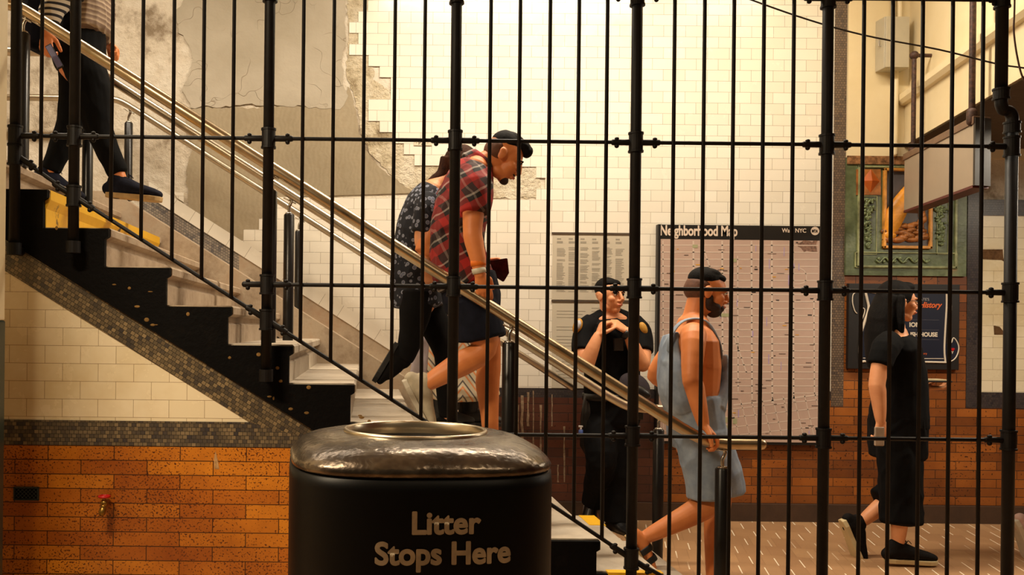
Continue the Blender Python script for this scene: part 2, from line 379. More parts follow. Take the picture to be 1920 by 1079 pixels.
bm = B(); pxprism(bm, [(1836,468),(1880,468),(1881,484),(1884,492),(1878,488),(1836,486)], YW-0.010, 0.002); pxprism(bm, [(1863,611),(1874,613),(1886,628),(1864,628)], YW-0.010, 0.002)
obj('missing_tile_patch', bm, simple('bare_brown_mortar', (92,66,42), 0.9, 0, 0.3, 30), wb)
obj('baseboard_back', box(B(), -0.9, 7.5, YW-0.035, YW-0.0, 0.0, 0.12), M['basestone'], kind='structure')
# ------------------------------------------------------------------ near wall under the stair
CRN = 2*YN
wf = thing('wall_front', None, None, kind='structure')
DB = lambda x: P(10,449,YN).z + (x-P(10,449,YN).x)*(P(595,811,YN).z-P(10,449,YN).z)/(P(595,811,YN).x-P(10,449,YN).x)
XL = -2.05
zb1 = P(230, 789.5, YN).z; zb0 = P(230, 836, YN).z
def xdiag(z, off=0.0):
    sl = DB(1)-DB(0); return (z + off - DB(0))/sl
sl = DB(1)-DB(0)
mb = 0.135
obj('tile_triangle', prism(B(), [(XL, zb1), (xdiag(zb1+mb), zb1), (XL, DB(XL)-mb)], YN, YN+0.12), M['tile_near'], wf)
xd = xdiag(0)
obj('sloping_mosaic_band', prism(B(), [(XL, DB(XL)-mb), (xdiag(zb1+mb), zb1), (xdiag(zb0), zb0), (XL, DB(XL))][::-1], YN-0.004, YN+0.12), M['mos_diag'], wf)
obj('mosaic_course', prism(B(), [(XL, zb0), (xdiag(zb0)-0.01, zb0), (xdiag(zb1)-0.01, zb1), (XL, zb1)], YN-0.003, YN+0.12), M['mos_near'], wf)
obj('orange_brick_dado', prism(B(), [(XL, 0), (xd, 0), (xdiag(zb0), zb0), (XL, zb0)], YN, YN+0.12), M['brick_near'], wf)
obj('upper_wall_end', box(B(), -5.45, XL, YN, YN+0.12, 0, N0Z), M['tile_near'], wf)
# drips and mineral streaks on the brick
bm = B(); pxprism(bm, [(404,846),(408,862),(411,880),(402,880),(401,862)], YN, 0.0012)
obj('lime_stain', bm, simple('lime_stain_grey', (176,140,96), 0.8, 0, 0.3, 40), wf)
# ------------------------------------------------------------------ the staircase
st = thing('stone_staircase', None, None, kind='structure')
YS = 5.98
for i in range(13):
    x1 = N0X + RUN*i; z1 = N0Z - RISE*i
    if i == 11: z1 = 0.276
    if i == 12: z1 = 0.138
    x0 = x1 - RUN if i else -5.4
    r = RISE if i < 10 else 0.138
    far = YS if i < 10 else 5.05
    zb = max(0.0, z1 - r - 0.14)
    pr = [(x0-0.04, z1), (x1-0.008, z1), (x1, z1-0.008), (x1, z1-0.036), (x1-0.014, z1-0.045), (x1-0.034, z1-0.050), (x1-0.034, z1-0.072), (x1-0.02, z1-0.082), (x1-0.02, max(z1-r-0.002, 0)), (x1-0.02, zb), (x0-0.04, zb)]
    if i == 0: pr = pr[:]
    s_ = obj('step', prism(B(), pr, YN+0.012, far), M['stone_l'] if i > 4 else M['stone'], st)
    if i == 1:   # yellow paint on one riser
        obj('yellow_riser_paint', prism(B(), [(x1+0.001, z1-0.034), (x1+0.001, z1-0.004), (x1+0.003, z1-0.004), (x1+0.003, z1-0.046), (x1-0.016, z1-0.084), (x1-0.016, z1-r+0.001), (x1-0.019, z1-r+0.001), (x1-0.019, z1-0.082), (x1-0.033, z1-0.072), (x1-0.033, z1-0.05), (x1-0.014, z1-0.044)], YN+0.01, YS-0.05), M['yellow'], s_)
    if i == 11:
        obj('yellow_edge_paint', box(B(), x0+0.03, x1+0.002, YN-0.018, YN+0.03, z1-0.05, z1+0.0015), M['yellow'], s_)
        obj('yellow_edge_paint', box(B(), x1-0.085, x1+0.002, 4.80, 5.05, z1-0.02, z1+0.002), M['yellow'], s_)
# black flank: stepped along the top, cut along the slope below
def stepprof():
    pts = [(XL, N0Z-0.006)]
    for i in range(13):
        x1 = N0X + RUN*i; z1 = N0Z - RISE*i
        if i == 11: z1 = 0.276
        if i == 12: z1 = 0.138
        zn = N0Z - RISE*(i+1)
        if i == 10: zn = 0.276
        if i == 11: zn = 0.138
        if i == 12: zn = 0.0
        pts += [(x1-0.004, z1-0.006), (x1-0.004, z1-0.04), (x1-0.02, z1-0.05), (x1-0.02, zn-0.006 if zn else 0.0)]
    return pts
sp = stepprof()
bm = B(); prism(bm, sp + [(xd, 0.0), (XL, DB(XL))], YN-0.016, YN+0.014)
obj('stair_flank', bm, M['grime'], st)
bm = B(); rr = random.Random(3)
for _ in range(26):
    x = rr.uniform(-1.4, 0.2); z = rr.uniform(DB(x)+0.02, nz(x)-0.12)
    if z > DB(x)+0.02: ell(bm, (x, YN-0.016, z), (rr.uniform(.004,.012), .002, rr.uniform(.002,.009)), seg=8)
obj('plaster_crumb', bm, simple('crumbled_plaster', (120,92,52), 0.9, 0, 0.3, 30), st, kind='stuff')
bm = B(); prism(bm, [(-1.7, nz(-1.7)-0.1), (-1.7, nz(-1.7)+0.10), (0.93, nz(0.93)+0.10), (0.95, nz(0.95)-0.25)][::-1], YS, YW)
box(bm, -5.4, -1.7, YS, YW, N0Z-0.1, N0Z+0.14)
obj('side_curb', bm, M['curb'], st)
# crumbs of grey foil/debris on a tread
# ------------------------------------------------------------------ handrails
def handrail(Y, r, pr, xe, label, m, posts, bend, xstart=-4.2):
    t = thing('handrail', label, 'handrail', (0, Y, 0), 'metal handrails of the stairway')
    H = lambda x: nz(x) + 0.74
    pts = [Vector((xstart, Y, H(-1.70)))] + [Vector((-1.84, Y, H(-1.70))), Vector((-1.70, Y, H(-1.70)-0.012)), Vector((-1.58, Y, H(-1.58)))]
    pts += [Vector((bend-0.12, Y, H(bend-0.12)))]
    if xe: pts += [Vector((bend, Y, H(bend)+0.012)), Vector((bend+0.10, Y, H(bend)-0.004)), Vector((xe, Y, H(bend)-0.004))]
    tube(bm := B(), [pts[0]] + smoothpath(pts[1:4], 5) + (smoothpath(pts[4:-1], 5) if xe else [pts[4]]) + ([pts[-1]] if xe else []), r, 20, True)
    obj('rail_pipe', bm, m, t, smooth=True)
    for px_ in posts:
        hz = H(px_) if (not xe or px_ < bend) else H(bend)-0.004
        i = max(0, math.ceil((px_-N0X)/RUN - 0.02)); zf = N0Z - RISE*i if i <= 10 else {11:0.276, 12:0.138}.get(i, 0.0)
        if Y > 6.0: zf = nz(px_) + 0.10 if px_ > -1.7 else N0Z+0.14
        top = hz - 0.115
        p = loft(B(), [(px_, Y, zf), (px_, Y, top-0.006), (px_, Y, top)], [pr, pr, pr-0.004], (1,0,0), 24, False); po = obj('post', p, M['post_black'], t, smooth=False); auto(po)
        bm2 = B(); loft(bm2, [(px_, Y, top-0.001), (px_, Y, top+0.008), (px_, Y, top+0.010)], [pr*0.8, pr*0.7, 0.012], (1,0,0), 20, False)
        tube(bm2, smoothpath([(px_, Y, top+0.008), (px_, Y, top+0.04), (px_+0.012, Y-0.0, top+0.07), (px_+0.004, Y, hz-r+0.004)], 4), 0.009, 10, True)
        loft(bm2, [(px_-0.03, Y, hz-r-0.002), (px_+0.035, Y, hz-r-0.002-(0.03 if (not xe or px_ < bend) else 0))], [(0.012,0.004)]*2, (0,1,0), 10)
        obj('bracket', bm2, M['chrome'], po, smooth=True)
    return t
R1Y, R2Y, R3Y = FOC/395, FOC/335, 6.10
handrail(R1Y, 0.0275, 0.033, 1.87, 'warm-toned steel handrail nearest the fence, ending under the hand of the man in overalls', M['rail_brass'], [-1.653, -0.47, 0.671, 1.689], 1.605)
handrail(R2Y, 0.0240, 0.030, 1.73, 'middle pale steel handrail dividing the stair, ending level in front of the officer', M['rail_steel'], [-1.58, -0.448, 0.68, 1.633], 1.45)
handrail(R3Y, 0.0225, 0.028, None, 'farthest steel handrail running down beside the tiled wall', M['rail_steel'], [-1.625, -0.471, 0.60], 1.50)
# ------------------------------------------------------------------ iron pipe fence
fe = thing('iron_fence', 'tall black iron pipe fence of thin bars in front of the stairs', 'fence', (0, YF, 0))
XP = [P(x, y, YF).x for x, y in ((28,300),(139,300),(502,400),(852,400),(1189,560),(1547,560),(1894,560))]
ZR_ = [2.715, 2.10, 1.487, 0.868]
DGp = [(XP[0], P(28,290,YF).z), (XP[1], P(139,368,YF).z), (XP[2], P(502,600,YF).z), (XP[3], P(852,822,YF).z), (XP[4], P(1187,1048,YF).z), (XP[4]+0.60, 0.02)]
def dz(x):
    for (a, za), (b, zb_) in zip(DGp, DGp[1:]):
        if a <= x <= b: return za + (zb_-za)*(x-a)/(b-a)
    return 99 if x < DGp[0][0] else 0.0
PRAD = 0.0225
def collar(bm, x, z, hh=0.035, r=0.029):
    loft(bm, [(x, YF, z-hh), (x, YF, z-hh), (x, YF, z+hh)], [r, r, r], (1,0,0), 20, False)
    for s in (-1, 1): loft(bm, [(x, YF, z+s*hh-0.005), (x, YF, z+s*hh+0.005)], [r+0.003]*2, (1,0,0), 20, False)
def clamp(bm, x, z, s, tilt=0.0):
    """flange and bolts holding a rail to a post"""
    dx, dz_ = math.cos(tilt), math.sin(tilt)
    loft(bm, [(x+s*0.028*dx, YF, z+s*0.028*dz_), (x+s*0.10*dx, YF, z+s*0.10*dz_)], [(0.011, 0.014)]*2, (0,1,0), 10)
    for q in (0.085,):
        for e in (-1, 1): ell(bm, (x+s*q*dx, YF, z+s*q*dz_+e*0.017), (0.011, 0.011, 0.008), seg=10)
post_bot = [1.62, 1.63, 1.10, 0.60, 0.0, 0.0, 0.0]
for i, x in enumerate(XP):
    bm = B(); top = CEIL
    if i < 6: loft(bm, [(x, YF, post_bot[i]), (x, YF, top)], [PRAD]*2, (1,0,0), 20, False)
    else:
        j0 = P(1896,215,YF).z; j1 = P(1880,185,YF).z; xt = P(1878,100,YF).x
        loft(bm, [(x, YF, 0), (x, YF, j0-0.03)], [0.0235]*2, (1,0,0), 20, False)
        tube(bm, smoothpath([(x, YF, j0-0.035), (x, YF, j0-0.01), (x-0.012, YF, j0+0.012), (x-0.03, YF, j0+0.018), (xt+0.01, YF, j0+0.02), (xt, YF, j0+0.045), (xt, YF, j0+0.07)], 5), 0.0235, 20)
        loft(bm, [(xt, YF, j0+0.06), (xt, YF, top)], [0.0235]*2, (1,0,0), 20, False)
    po = obj('post', bm, M['black_iron'], fe, smooth=True)
    def col_(x_, z_, hh, r=0.029):
        bm = B(); loft(bm, [(x_, YF, z_-hh-0.004), (x_, YF, z_-hh+0.004), (x_, YF, z_-hh+0.005), (x_, YF, z_+hh-0.005), (x_, YF, z_+hh-0.004), (x_, YF, z_+hh+0.004)], [r+0.003, r+0.003, r, r, r+0.003, r+0.003], (1,0,0), 20, False); obj('collar', bm, M['black_iron'], po)
    def cl_(x_, z_, s_, tilt=0.0):
        dx, dz_ = math.cos(tilt), math.sin(tilt)
        bm = B(); loft(bm, [(x_+s_*0.026*dx, YF, z_+s_*0.026*dz_), (x_+s_*0.095*dx, YF, z_+s_*0.095*dz_)], [(0.011, 0.013)]*2, (0,1,0), 10); c_ = obj('clamp', bm, M['black_iron'], po, smooth=True)
        for e in (-1, 1):
            bm = B(); ell(bm, (x_+s_*0.080*dx, YF, z_+s_*0.080*dz_+e*0.015), (0.010, 0.010, 0.007 if e > 0 else 0.010), seg=10)
            me_ = bpy.data.meshes.new('b'); bm.to_mesh(me_); bm.free(); tmp = bmesh.new(); tmp.from_mesh(c_.data); me_.transform(Matrix.Translation(-Vector((0,YF,0)))); tmp.from_mesh(me_); tmp.to_mesh(c_.data); tmp.free()
            for q_ in c_.data.polygons: q_.use_smooth = True
    zs = [z for z in ZR_ if z > post_bot[i]+0.05 and not (i in (1, 2) and z < dz(x)+0.03)]
    zc_ = list(zs)
    if i == 6: col_(xt, j0+0.085, 0.02, 0.03); col_(x, j0-0.055, 0.02, 0.03); zc_ = zs[1:]; col_(xt, ZR_[0], 0.03)
    for z in zc_: col_(x, z, 0.038)
    d = dz(x)
    if 0 < d < 99: col_(x, d, 0.04)
    if post_bot[i] > 0:
        bm = B(); loft(bm, [(x, YF, post_bot[i]-0.02), (x, YF, post_bot[i]+0.03)], [0.03]*2, (1,0,0), 20, False); tube(bm, [(x, YF, post_bot[i]), (x, YN, post_bot[i])], 0.02, 12)
    else: bm = B(); loft(bm, [(x, YF, 0.0), (x, YF, 0.02), (x, YF, 0.05)], [0.05, 0.05, 0.03], (1,0,0), 20, False)
    obj('foot_flange', bm, M['black_iron'], po)
    for z in zs:
        if i > 0: cl_(x, z, -1)
        if i < 6: cl_(x, z, 1)
    if 0 < d < 99 and i > 0: cl_(x, d, -1, -0.56)
    if 0 < d < 99: cl_(x, d, 1, -0.56)
for k, z in enumerate(ZR_):
    x0 = XP[0] if k < 2 else (XP[2] if k == 2 else XP[3])
    if k == 3: x0 = [XP[3]][0]
    bm = B(); tube(bm, [(x0, YF, z), (XP[6] if k else XP[6]-0.03, YF, z)], 0.0085, 10, True); obj('rail', bm, M['black_iron'], fe, smooth=True)
bm = B(); tube(bm, [(x, YF, z) for x, z in DGp], 0.0085, 10, True); obj('sloping_rail', bm, M['black_iron'], fe, smooth=True)
bm = B(); tube(bm, [(XP[4]+0.3, YF, 0.22), (XP[6], YF, 0.22)], 0.0085, 10, True); obj('rail', bm, M['black_iron'], fe, smooth=True)
# thin bars; each one hangs from the ceiling rail and ends at the sloping rail or near the ground
BARS = [(78,300),(210,300),(267,300),(325,300),(381,300),(437,300),(566,400),(623,400),(680,400),(737,400),(793,400),(916,400),(971,400),(1027,400),(1081,400),(1134,400),(1258,560),(1314,560),(1369,560),(1425,560),(1481,560),(1612,560),(1666,560),(1722,560),(1778,560),(1835,560)]
for x, y in BARS:
    xx = P(x, y, YF).x; d = dz(xx)
    zb_ = max(d, 0.0) if xx < XP[4] else 0.2
    bm = B(); tube(bm, [(xx, YF-0.010, zb_), (xx, YF-0.010, CEIL)], 0.0080, 10); obj('bar', bm, M['black_iron'], fe, smooth=True)
bm = B(); tube(bm, [(XP[0]-0.12, YF, 3.55), (XP[6], YF, 3.55)], 0.0085, 10, True); obj('rail', bm, M['black_iron'], fe, smooth=True)
# ------------------------------------------------------------------ litter can
M['can_body'] = simple('black_enamelled_can', (4,4,4), 0.45, 0.0, 0.25, 6, 0.08, 40, 0.001, 0.14)
n = NT('worn_dark_metal_lid', 0.3, 0.85); v = n.coords(); f = n.noise(v, 3.0, 5, 0.7); f2 = n.noise(v, 45, 3)
n.base(n.ramp(f, [(0.35, lin((48,42,36))), (0.5, lin((84,74,64))), (0.66, lin((140,128,110)))])); n.l(n.ramp(f, [(0.3, (0.34,0.34,0.34,1)), (0.7, (0.18,0.18,0.18,1))]), n.b.inputs['Roughness'])
n.bump(n.math('ADD', n.math('MULTIPLY', f, 3.0), n.math('MULTIPLY', f2, 0.25)), 0.5, 0.008); M['can_lid'] = n.m
M['steel'] = simple('stainless_rim', (205,192,168), 0.28, 1.0, 0.05, 10, 0.05, 150, 0.0005)
M['can_letters'] = simple('faded_white_lettering', (156,140,114), 0.6, 0, 0.18, 20, 0)
CN = Vector((P(783, 803, 2.42).x-0.006, 2.42, 0)); CA = 0.334; CROT = 0.10; RZ = P(785, 806, 2.42).z
def sup(t, a, e=0.5):
    c, s = math.cos(t), math.sin(t)
    return a*math.copysign(abs(c)**e, c), a*math.copysign(abs(s)**e, s)
def canring(bm, a, z, e):
    out = []
    for k in range(96):
        x, y = sup(k*2*PI/96, a, e); c, s = math.cos(CROT), math.sin(CROT)
        out.append(bm.verts.new((CN.x + x*c - y*s, CN.y + x*s + y*c, z)))
    return out
def rings(bm, spec, cap0=False, cap1=False):
    rs = [canring(bm, *q) for q in spec]
    for r0, r1 in zip(rs, rs[1:]):
        for k in range(96): bm.faces.new((r0[k], r0[(k+1)%96], r1[(k+1)%96], r1[k]))
    if cap0: bm.faces.new(rs[0][::-1])
    if cap1: bm.faces.new(rs[-1])
    return bm
can = thing('litter_can', 'big black rounded litter can with white lettering in front of the fence', 'litter can', (CN.x, CN.y, 0))
EB = 0.62
ZS = RZ - 0.078
b_ = obj('body', rings(B(), [(CA-0.03, 0.0, EB), (CA-0.004, 0.03, EB), (CA, 0.3, EB), (CA, ZS-0.03, EB), (CA-0.002, ZS-0.004, EB), (CA-0.012, ZS, EB), (CA-0.02, ZS+0.0, EB)], True), M['can_body'], can, smooth=True)
obj('domed_lid', rings(B(), [(CA-0.014, ZS-0.002, EB), (CA-0.004, ZS+0.004, EB), (CA-0.002, ZS+0.014, EB), (CA-0.008, ZS+0.026, EB+0.02), (CA-0.026, ZS+0.045, EB+0.05), (CA-0.054, ZS+0.060, EB+0.12), (CA-0.088, ZS+0.069, EB+0.22), (0.192, ZS+0.074, 1.0), (0.186, ZS+0.075, 1.0)]), M['can_lid'], can, smooth=True)
obj('rim_ring', rings(B(), [(0.192, RZ-0.006, 1), (0.1915, RZ, 1), (0.1885, RZ+0.004, 1), (0.184, RZ+0.004, 1), (0.181, RZ, 1), (0.180, RZ-0.02, 1), (0.178, RZ-0.25, 1)]), M['steel'], can, smooth=True)
obj('liner', rings(B(), [(0.1775, RZ-0.03, 1), (0.170, RZ-0.45, 1), (0.165, RZ-0.8, 1)], False, True), simple('liner_grey', (70,66,60), 0.5, 0.5), can, smooth=True)
def can_front(x):
    lo_, hi_ = 0.0, PI/2
    for _ in range(40):
        m_ = (lo_+hi_)/2; xx, yy = sup(m_, CA, EB)
        if xx > abs(x): lo_ = m_
        else: hi_ = m_
    return -yy
for s_, sz, cx_, py_, bo in (('Litter', 0.072, 808, 1001, 0.0026), ('Stops Here', 0.072, 805, 1058, 0.0026)):
    pos = P(cx_, py_, 2.42-CA)
    t = text('lettering', s_, sz, (0,0,0), M['can_letters'], None, bold=bo, align='CENTER', sx=1.0 if s_ == 'Litter' else 0.97, depth=0.0)
    bmt = bmesh.new(); bmt.from_mesh(t.data); bmesh.ops.triangulate(bmt, faces=bmt.faces[:]); bmesh.ops.subdivide_edges(bmt, edges=bmt.edges[:], cuts=2) 
    c, s = math.cos(CROT), math.sin(CROT); dx = (pos.x - CN.x)/c
    for v_ in bmt.verts:
        lx = v_.co.x + dx; ly = can_front(lx) - 0.003 + v_.co.y; lz = v_.co.z + pos.z
        v_.co = Vector((lx*c - ly*s, lx*s + ly*c, lz))
    bmt.to_mesh(t.data); bmt.free(); t.parent = can
# ------------------------------------------------------------------ painted column at the left edge
pl = thing('steel_column', 'cream and dark green painted steel column at the far left edge', 'column', (P(0,600,3.2).x-0.2, 3.2, 0))
xr = P(9.5, 600, 3.5).x; zc = P(8, 601, 3.2).z
bev(obj('upper_shaft', box(B(), xr-0.4, xr, 3.2, 3.5, zc, CEIL), M['cream'], pl), 0.006)
bev(obj('lower_shaft', box(B(), xr-0.402, xr+0.002, 3.198, 3.502, 0, zc), simple('dark_green_gloss_paint', (26,42,36), 0.3), pl), 0.006)
# ------------------------------------------------------------------ vent and valve on the near wall
vt = thing('wall_vent', 'small dark green lattice vent set in the orange brick', 'vent', (P(50,926,YN).x, YN, P(50,926,YN).z))
p = P(50,926,YN); MV = simple('dark_green_iron', (22,34,30), 0.6)
MVd = simple('vent_void_black', (6,7,6), 0.9)
obj('vent_back', box(B(), p.x-0.05, p.x+0.05, YN-0.003, YN, p.z-0.026, p.z+0.026), MVd, vt)
bm = B()
box(bm, p.x-0.052, p.x+0.052, YN-0.009, YN, p.z+0.024, p.z+0.029); box(bm, p.x-0.052, p.x+0.052, YN-0.009, YN, p.z-0.029, p.z-0.024)
box(bm, p.x-0.054, p.x-0.049, YN-0.009, YN, p.z-0.029, p.z+0.029); box(bm, p.x+0.049, p.x+0.054, YN-0.009, YN, p.z-0.029, p.z+0.029)
obj('vent_frame', bm, MV, vt)
bm = B()
for q in range(-6, 7):
    for s in (-1, 1):
        x0 = p.x + q*0.0165 - s*0.026; x1 = p.x + q*0.0165 + s*0.026
        a = Vector((x0, YN-0.005, p.z-0.026)); b = Vector((x1, YN-0.005, p.z+0.026))
        def cl(a, b, lim, up):
            return a
        xa, xb = min(max(a.x, p.x-0.05), p.x+0.05), min(max(b.x, p.x-0.05), p.x+0.05)
        if abs(xa-xb) < 0.004: continue
        ta = (xa-a.x)/(b.x-a.x); tb = (xb-a.x)/(b.x-a.x)
        tube(bm, [a.lerp(b, ta), a.lerp(b, tb)], 0.0014, 6)
obj('vent_lattice', bm, MV, vt)
p = P(202,938,YN)
va = thing('hose_valve', 'brass hose valve with a red hand wheel on the orange brick', 'valve', (p.x, YN, p.z))
MR = simple('red_valve_paint', (176,14,18), 0.4); MB_ = simple('aged_brass', (146,112,52), 0.35, 0.9)
bm = B(); tube(bm, [(p.x, YN, p.z-0.005), (p.x, YN-0.045, p.z-0.005)], 0.011, 12, True); ell(bm, (p.x, YN-0.05, p.z-0.005), (0.017,0.017,0.018), seg=12)
tube(bm, [(p.x, YN-0.05, p.z-0.005), (p.x-0.003, YN-0.062, p.z-0.032)], 0.012, 12); loft(bm, [(p.x-0.003, YN-0.061, p.z-0.030), (p.x-0.005, YN-0.066, p.z-0.042)], [0.015]*2, (1,0,0), 12)
tube(bm, [(p.x, YN-0.05, p.z), (p.x, YN-0.05, p.z+0.026)], 0.006, 10); obj('valve_body', bm, MB_, va, smooth=True)
bm = B(); cc = Vector((p.x, YN-0.05, p.z+0.024))
tube(bm, [cc + Vector((0.022*math.cos(a), 0.022*math.sin(a), 0)) for a in [k*2*PI/24 for k in range(25)]], 0.0052, 8)
for k in range(5): tube(bm, [cc, cc + Vector((0.021*math.cos(k*2*PI/5), 0.021*math.sin(k*2*PI/5), 0))], 0.0036, 6)
ell(bm, cc, (0.008,0.008,0.006), seg=10); obj('hand_wheel', bm, MR, va, smooth=True)
# ------------------------------------------------------------------ map board
Yb = YW-0.05
mp = P(1384, 625, Yb)
mb_ = thing('map_board', 'large black-framed street map board on the tiled wall', 'map board', (mp.x, Yb, mp.z))
x0, x1 = P(1231,620,Yb).x, P(1541,620,Yb).x; z1 = P(1384,422.5,Yb).z; z0 = P(1384,829,Yb).z; zh = P(1384,450,Yb).z
MK = simple('black_board_frame', (22,18,16), 0.45); 
bev(obj('frame', box(B(), x0, x1, Yb+0.001, YW-0.010, z0-0.02, z1), MK, mb_), 0.003)
bev(obj('header', box(B(), x0+0.006, x1-0.006, Yb-0.004, Yb+0.001, zh, z1-0.004), MK, mb_), 0.001)
bev(obj('side_trim', box(B(), x0, x0+0.018, Yb-0.012, Yb+0.001, z0-0.02, z1), MK, mb_), 0.002)
MP = simple('faded_map_print', (186,160,146), 0.4, 0, 0.05, 3, 0); MS = simple('map_street_line', (204,186,172), 0.4, 0, 0.02, 3, 0)
pap = obj('map_sheet', box(B(), x0+0.018, x1-0.006, Yb-0.003, Yb+0.001, z0, zh), MP, mb_)
def strip(bm, a, b, wd, y):
    a, b = Vector((a[0],0,a[1])), Vector((b[0],0,b[1])); d = (b-a).normalized(); nn = Vector((-d.z,0,d.x))*wd/2
    q = [a-nn, b-nn, b+nn, a+nn]; prism(bm, [(v_.x, v_.z) for v_ in q], y-0.0008, y)
ys = Yb-0.003; bm = B(); U = lambda x, y: (lambda p_: (p_.x, p_.z))(P(x, y, ys))
clampz = lambda y: y
yy = 460
while yy < 742:
    strip(bm, U(1238,yy), U(1534,yy+0.5), 0.007, ys); yy += 13.2
for xx, ya, yb2 in ((1243,452,822),(1300,452,700),(1354,452,745),(1383,480,735),(1409,452,750),(1447,452,757),(1487,452,755),(1526,560,740)):
    strip(bm, U(xx,ya), U(xx+1,yb2), 0.011 if xx in (1300,1354,1409,1447,1487) else 0.007, ys)
strip(bm, U(1316,458), U(1400,700), 0.009, ys)
for k in range(9): strip(bm, U(1368+k*20,752-k*1.7), U(1384+k*20+4,826), 0.006, ys)
for yv in (762,778,796,812): strip(bm, U(1368,yv+6), U(1534,yv-12), 0.006, ys)
strip(bm, U(1375,760), U(1534,741), 0.010, ys)
for k in range(5): strip(bm, U(1243,748+k*15), U(1366,752+k*15), 0.006, ys)
for k in range(4): strip(bm, U(1262+k*28,742), U(1266+k*28,822), 0.006, ys)
obj('street_grid', bm, MS, pap, kind='stuff')
rr = random.Random(5)
def marks(name, col, n_, szx, szy, lab=None, box_=(1242,456,1530,820)):
    bm = B()
    for _ in range(n_):
        x, y = rr.uniform(box_[0], box_[2]-8), rr.uniform(box_[1], box_[3]-5); a = U(x, y); wx = rr.uniform(*szx); wz = rr.uniform(*szy)
        box(bm, a[0], a[0]+wx, ys-0.0016, ys-0.0006, a[1], a[1]+wz)
    obj(name, bm, simple(name+'_ink', col, 0.5, 0, 0.02, 3, 0), pap, kind='stuff')
marks('place_name_mark', (110,92,84), 60, (0.015,0.06), (0.003,0.007)); marks('station_mark', (40,34,34), 18, (0.012,0.03), (0.004,0.009))
marks('purple_route', (170,150,190), 18, (0.004,0.008), (0.02,0.07)); marks('yellow_route', (214,158,60), 16, (0.008,0.03), (0.004,0.008))
marks('green_area', (160,160,124), 9, (0.02,0.09), (0.02,0.045))
bm = B(); pts_ = [U(x,y) for x, y in ((1488,475),(1502,475),(1510,482),(1512,492),(1510,502),(1502,509),(1488,510))]
pts_ = [U(x,y) for x, y in ((1488,503),(1500,503),(1508,508),(1512,516),(1512,524),(1507,531),(1498,533),(1488,533))]
for a, b in zip(pts_, pts_[1:]): strip(bm, a, b, 0.006, ys)
obj('street_loop', bm, MS, pap)
# graffiti-like brown stain at the upper right of the sheet
bm = B(); pxprism(bm, ragged([(1492,454),(1533,452),(1533,476),(1520,470),(1508,474)], 5, 2.5), ys, 0.0007)
obj('brown_stain', bm, simple('brown_map_stain', (132,100,84), 0.7, 0, 0.4, 60, 0), pap)
ML = simple('pale_board_lettering', (214,196,178), 0.6, 0, 0.05, 10, 0)
pt = P(1237, 441, Yb-0.004); text('title_lettering', 'Neighborhood Map', 0.096, (pt.x, Yb-0.0055, pt.z), ML, mb_, bold=0.0032, sx=0.70)
pt = P(1466, 436, Yb-0.004); text('small_lettering', 'Walk NYC', 0.040, (pt.x, Yb-0.0055, pt.z), ML, mb_, bold=0.0008, sx=0.92)
lg = P(1533.5, 433.5, Yb-0.004); bm = B(); prism(bm, [(lg.x-0.02+0.029*math.cos(k*PI/12), lg.z+0.029*math.sin(k*PI/12)) for k in range(24)], Yb-0.0056, Yb-0.004)
lo_ = obj('round_logo', bm, ML, mb_); text('logo_lettering', 'MTA', 0.028, (lg.x-0.043, Yb-0.0066, lg.z-0.010), MK, lo_, bold=0.001, sx=0.7)
# ------------------------------------------------------------------ paper notices beside the map
def notice(x0p, y0p, x1p, y1p, label, cols, hdr):
    Y = YW-0.014; a, b = P(x0p,y1p,Y), P(x1p,y0p,Y)
    t = thing('notice_sheet', label, 'notice', (a.x, Y, a.z), 'printed notices on the tiled wall')
    obj('sheet', box(B(), a.x, b.x, Y, YW-0.010, a.z, b.z), simple('grey_notice_paper', (196,186,166), 0.5, 0, 0.05, 2, 0), t)
    MI = simple('notice_print_grey', (150,142,126), 0.7, 0, 0.05, 10, 0)
    obj('top_edge', box(B(), a.x-0.006, b.x+0.004, Y-0.006, YW-0.010, b.z-0.006, b.z+0.006), simple('notice_edge_strip', (76,62,48), 0.6), t)
    bm = B(); r_ = random.Random(int(x0p+y0p)); wcol = (b.x-a.x-0.05)/cols
    for c in range(cols):
        cx0 = a.x + 0.03 + c*wcol; z = b.z - (0.10 if hdr else 0.05)
        while z > a.z + 0.05:
            if r_.random() > (0.10 if hdr else 0.45):
                wd = wcol*0.78*r_.uniform(0.6,1.0) if hdr else wcol*r_.uniform(0.5, 0.95)
                box(bm, cx0, cx0+wd, Y-0.0008, Y, z, z+(0.0045 if hdr else 0.004))
            z -= 0.0085 if hdr else 0.022
        if hdr: box(bm, cx0, cx0+wcol*0.5, Y-0.0008, Y, b.z-0.07, b.z-0.055); box(bm, cx0, cx0+wcol*0.35, Y-0.0008, Y, b.z-0.045, b.z-0.034)
    obj('printed_lines', bm, MI, t, kind='stuff')
    return t
notice(1035, 439, 1182, 562, 'pale notice sheet with columns of small print above the officer\'s head', 6, True)
notice(1034, 566, 1180, 728, 'pale notice sheet with sparse print lower on the wall behind the officer', 2, False)
# small numbered plaque
p = P(793,268,YW-0.012); pq = thing('number_plaque', 'small pale number plaque on the white tiles beside the broken edge', 'plaque', (p.x, YW-0.012, p.z))
bev(obj('plate', box(B(), p.x-0.062, p.x+0.062, YW-0.016, YW-0.009, p.z-0.02, p.z+0.018), simple('aged_enamel_plate', (214,204,180), 0.4), pq), 0.002)
text('plaque_lettering', '\u00b7 P23 \u00b7', 0.034, (p.x-0.050, YW-0.0168, p.z-0.013), simple('plaque_ink', (96,84,62), 0.6, 0, 0.05, 10, 0), pq, bold=0.0006)
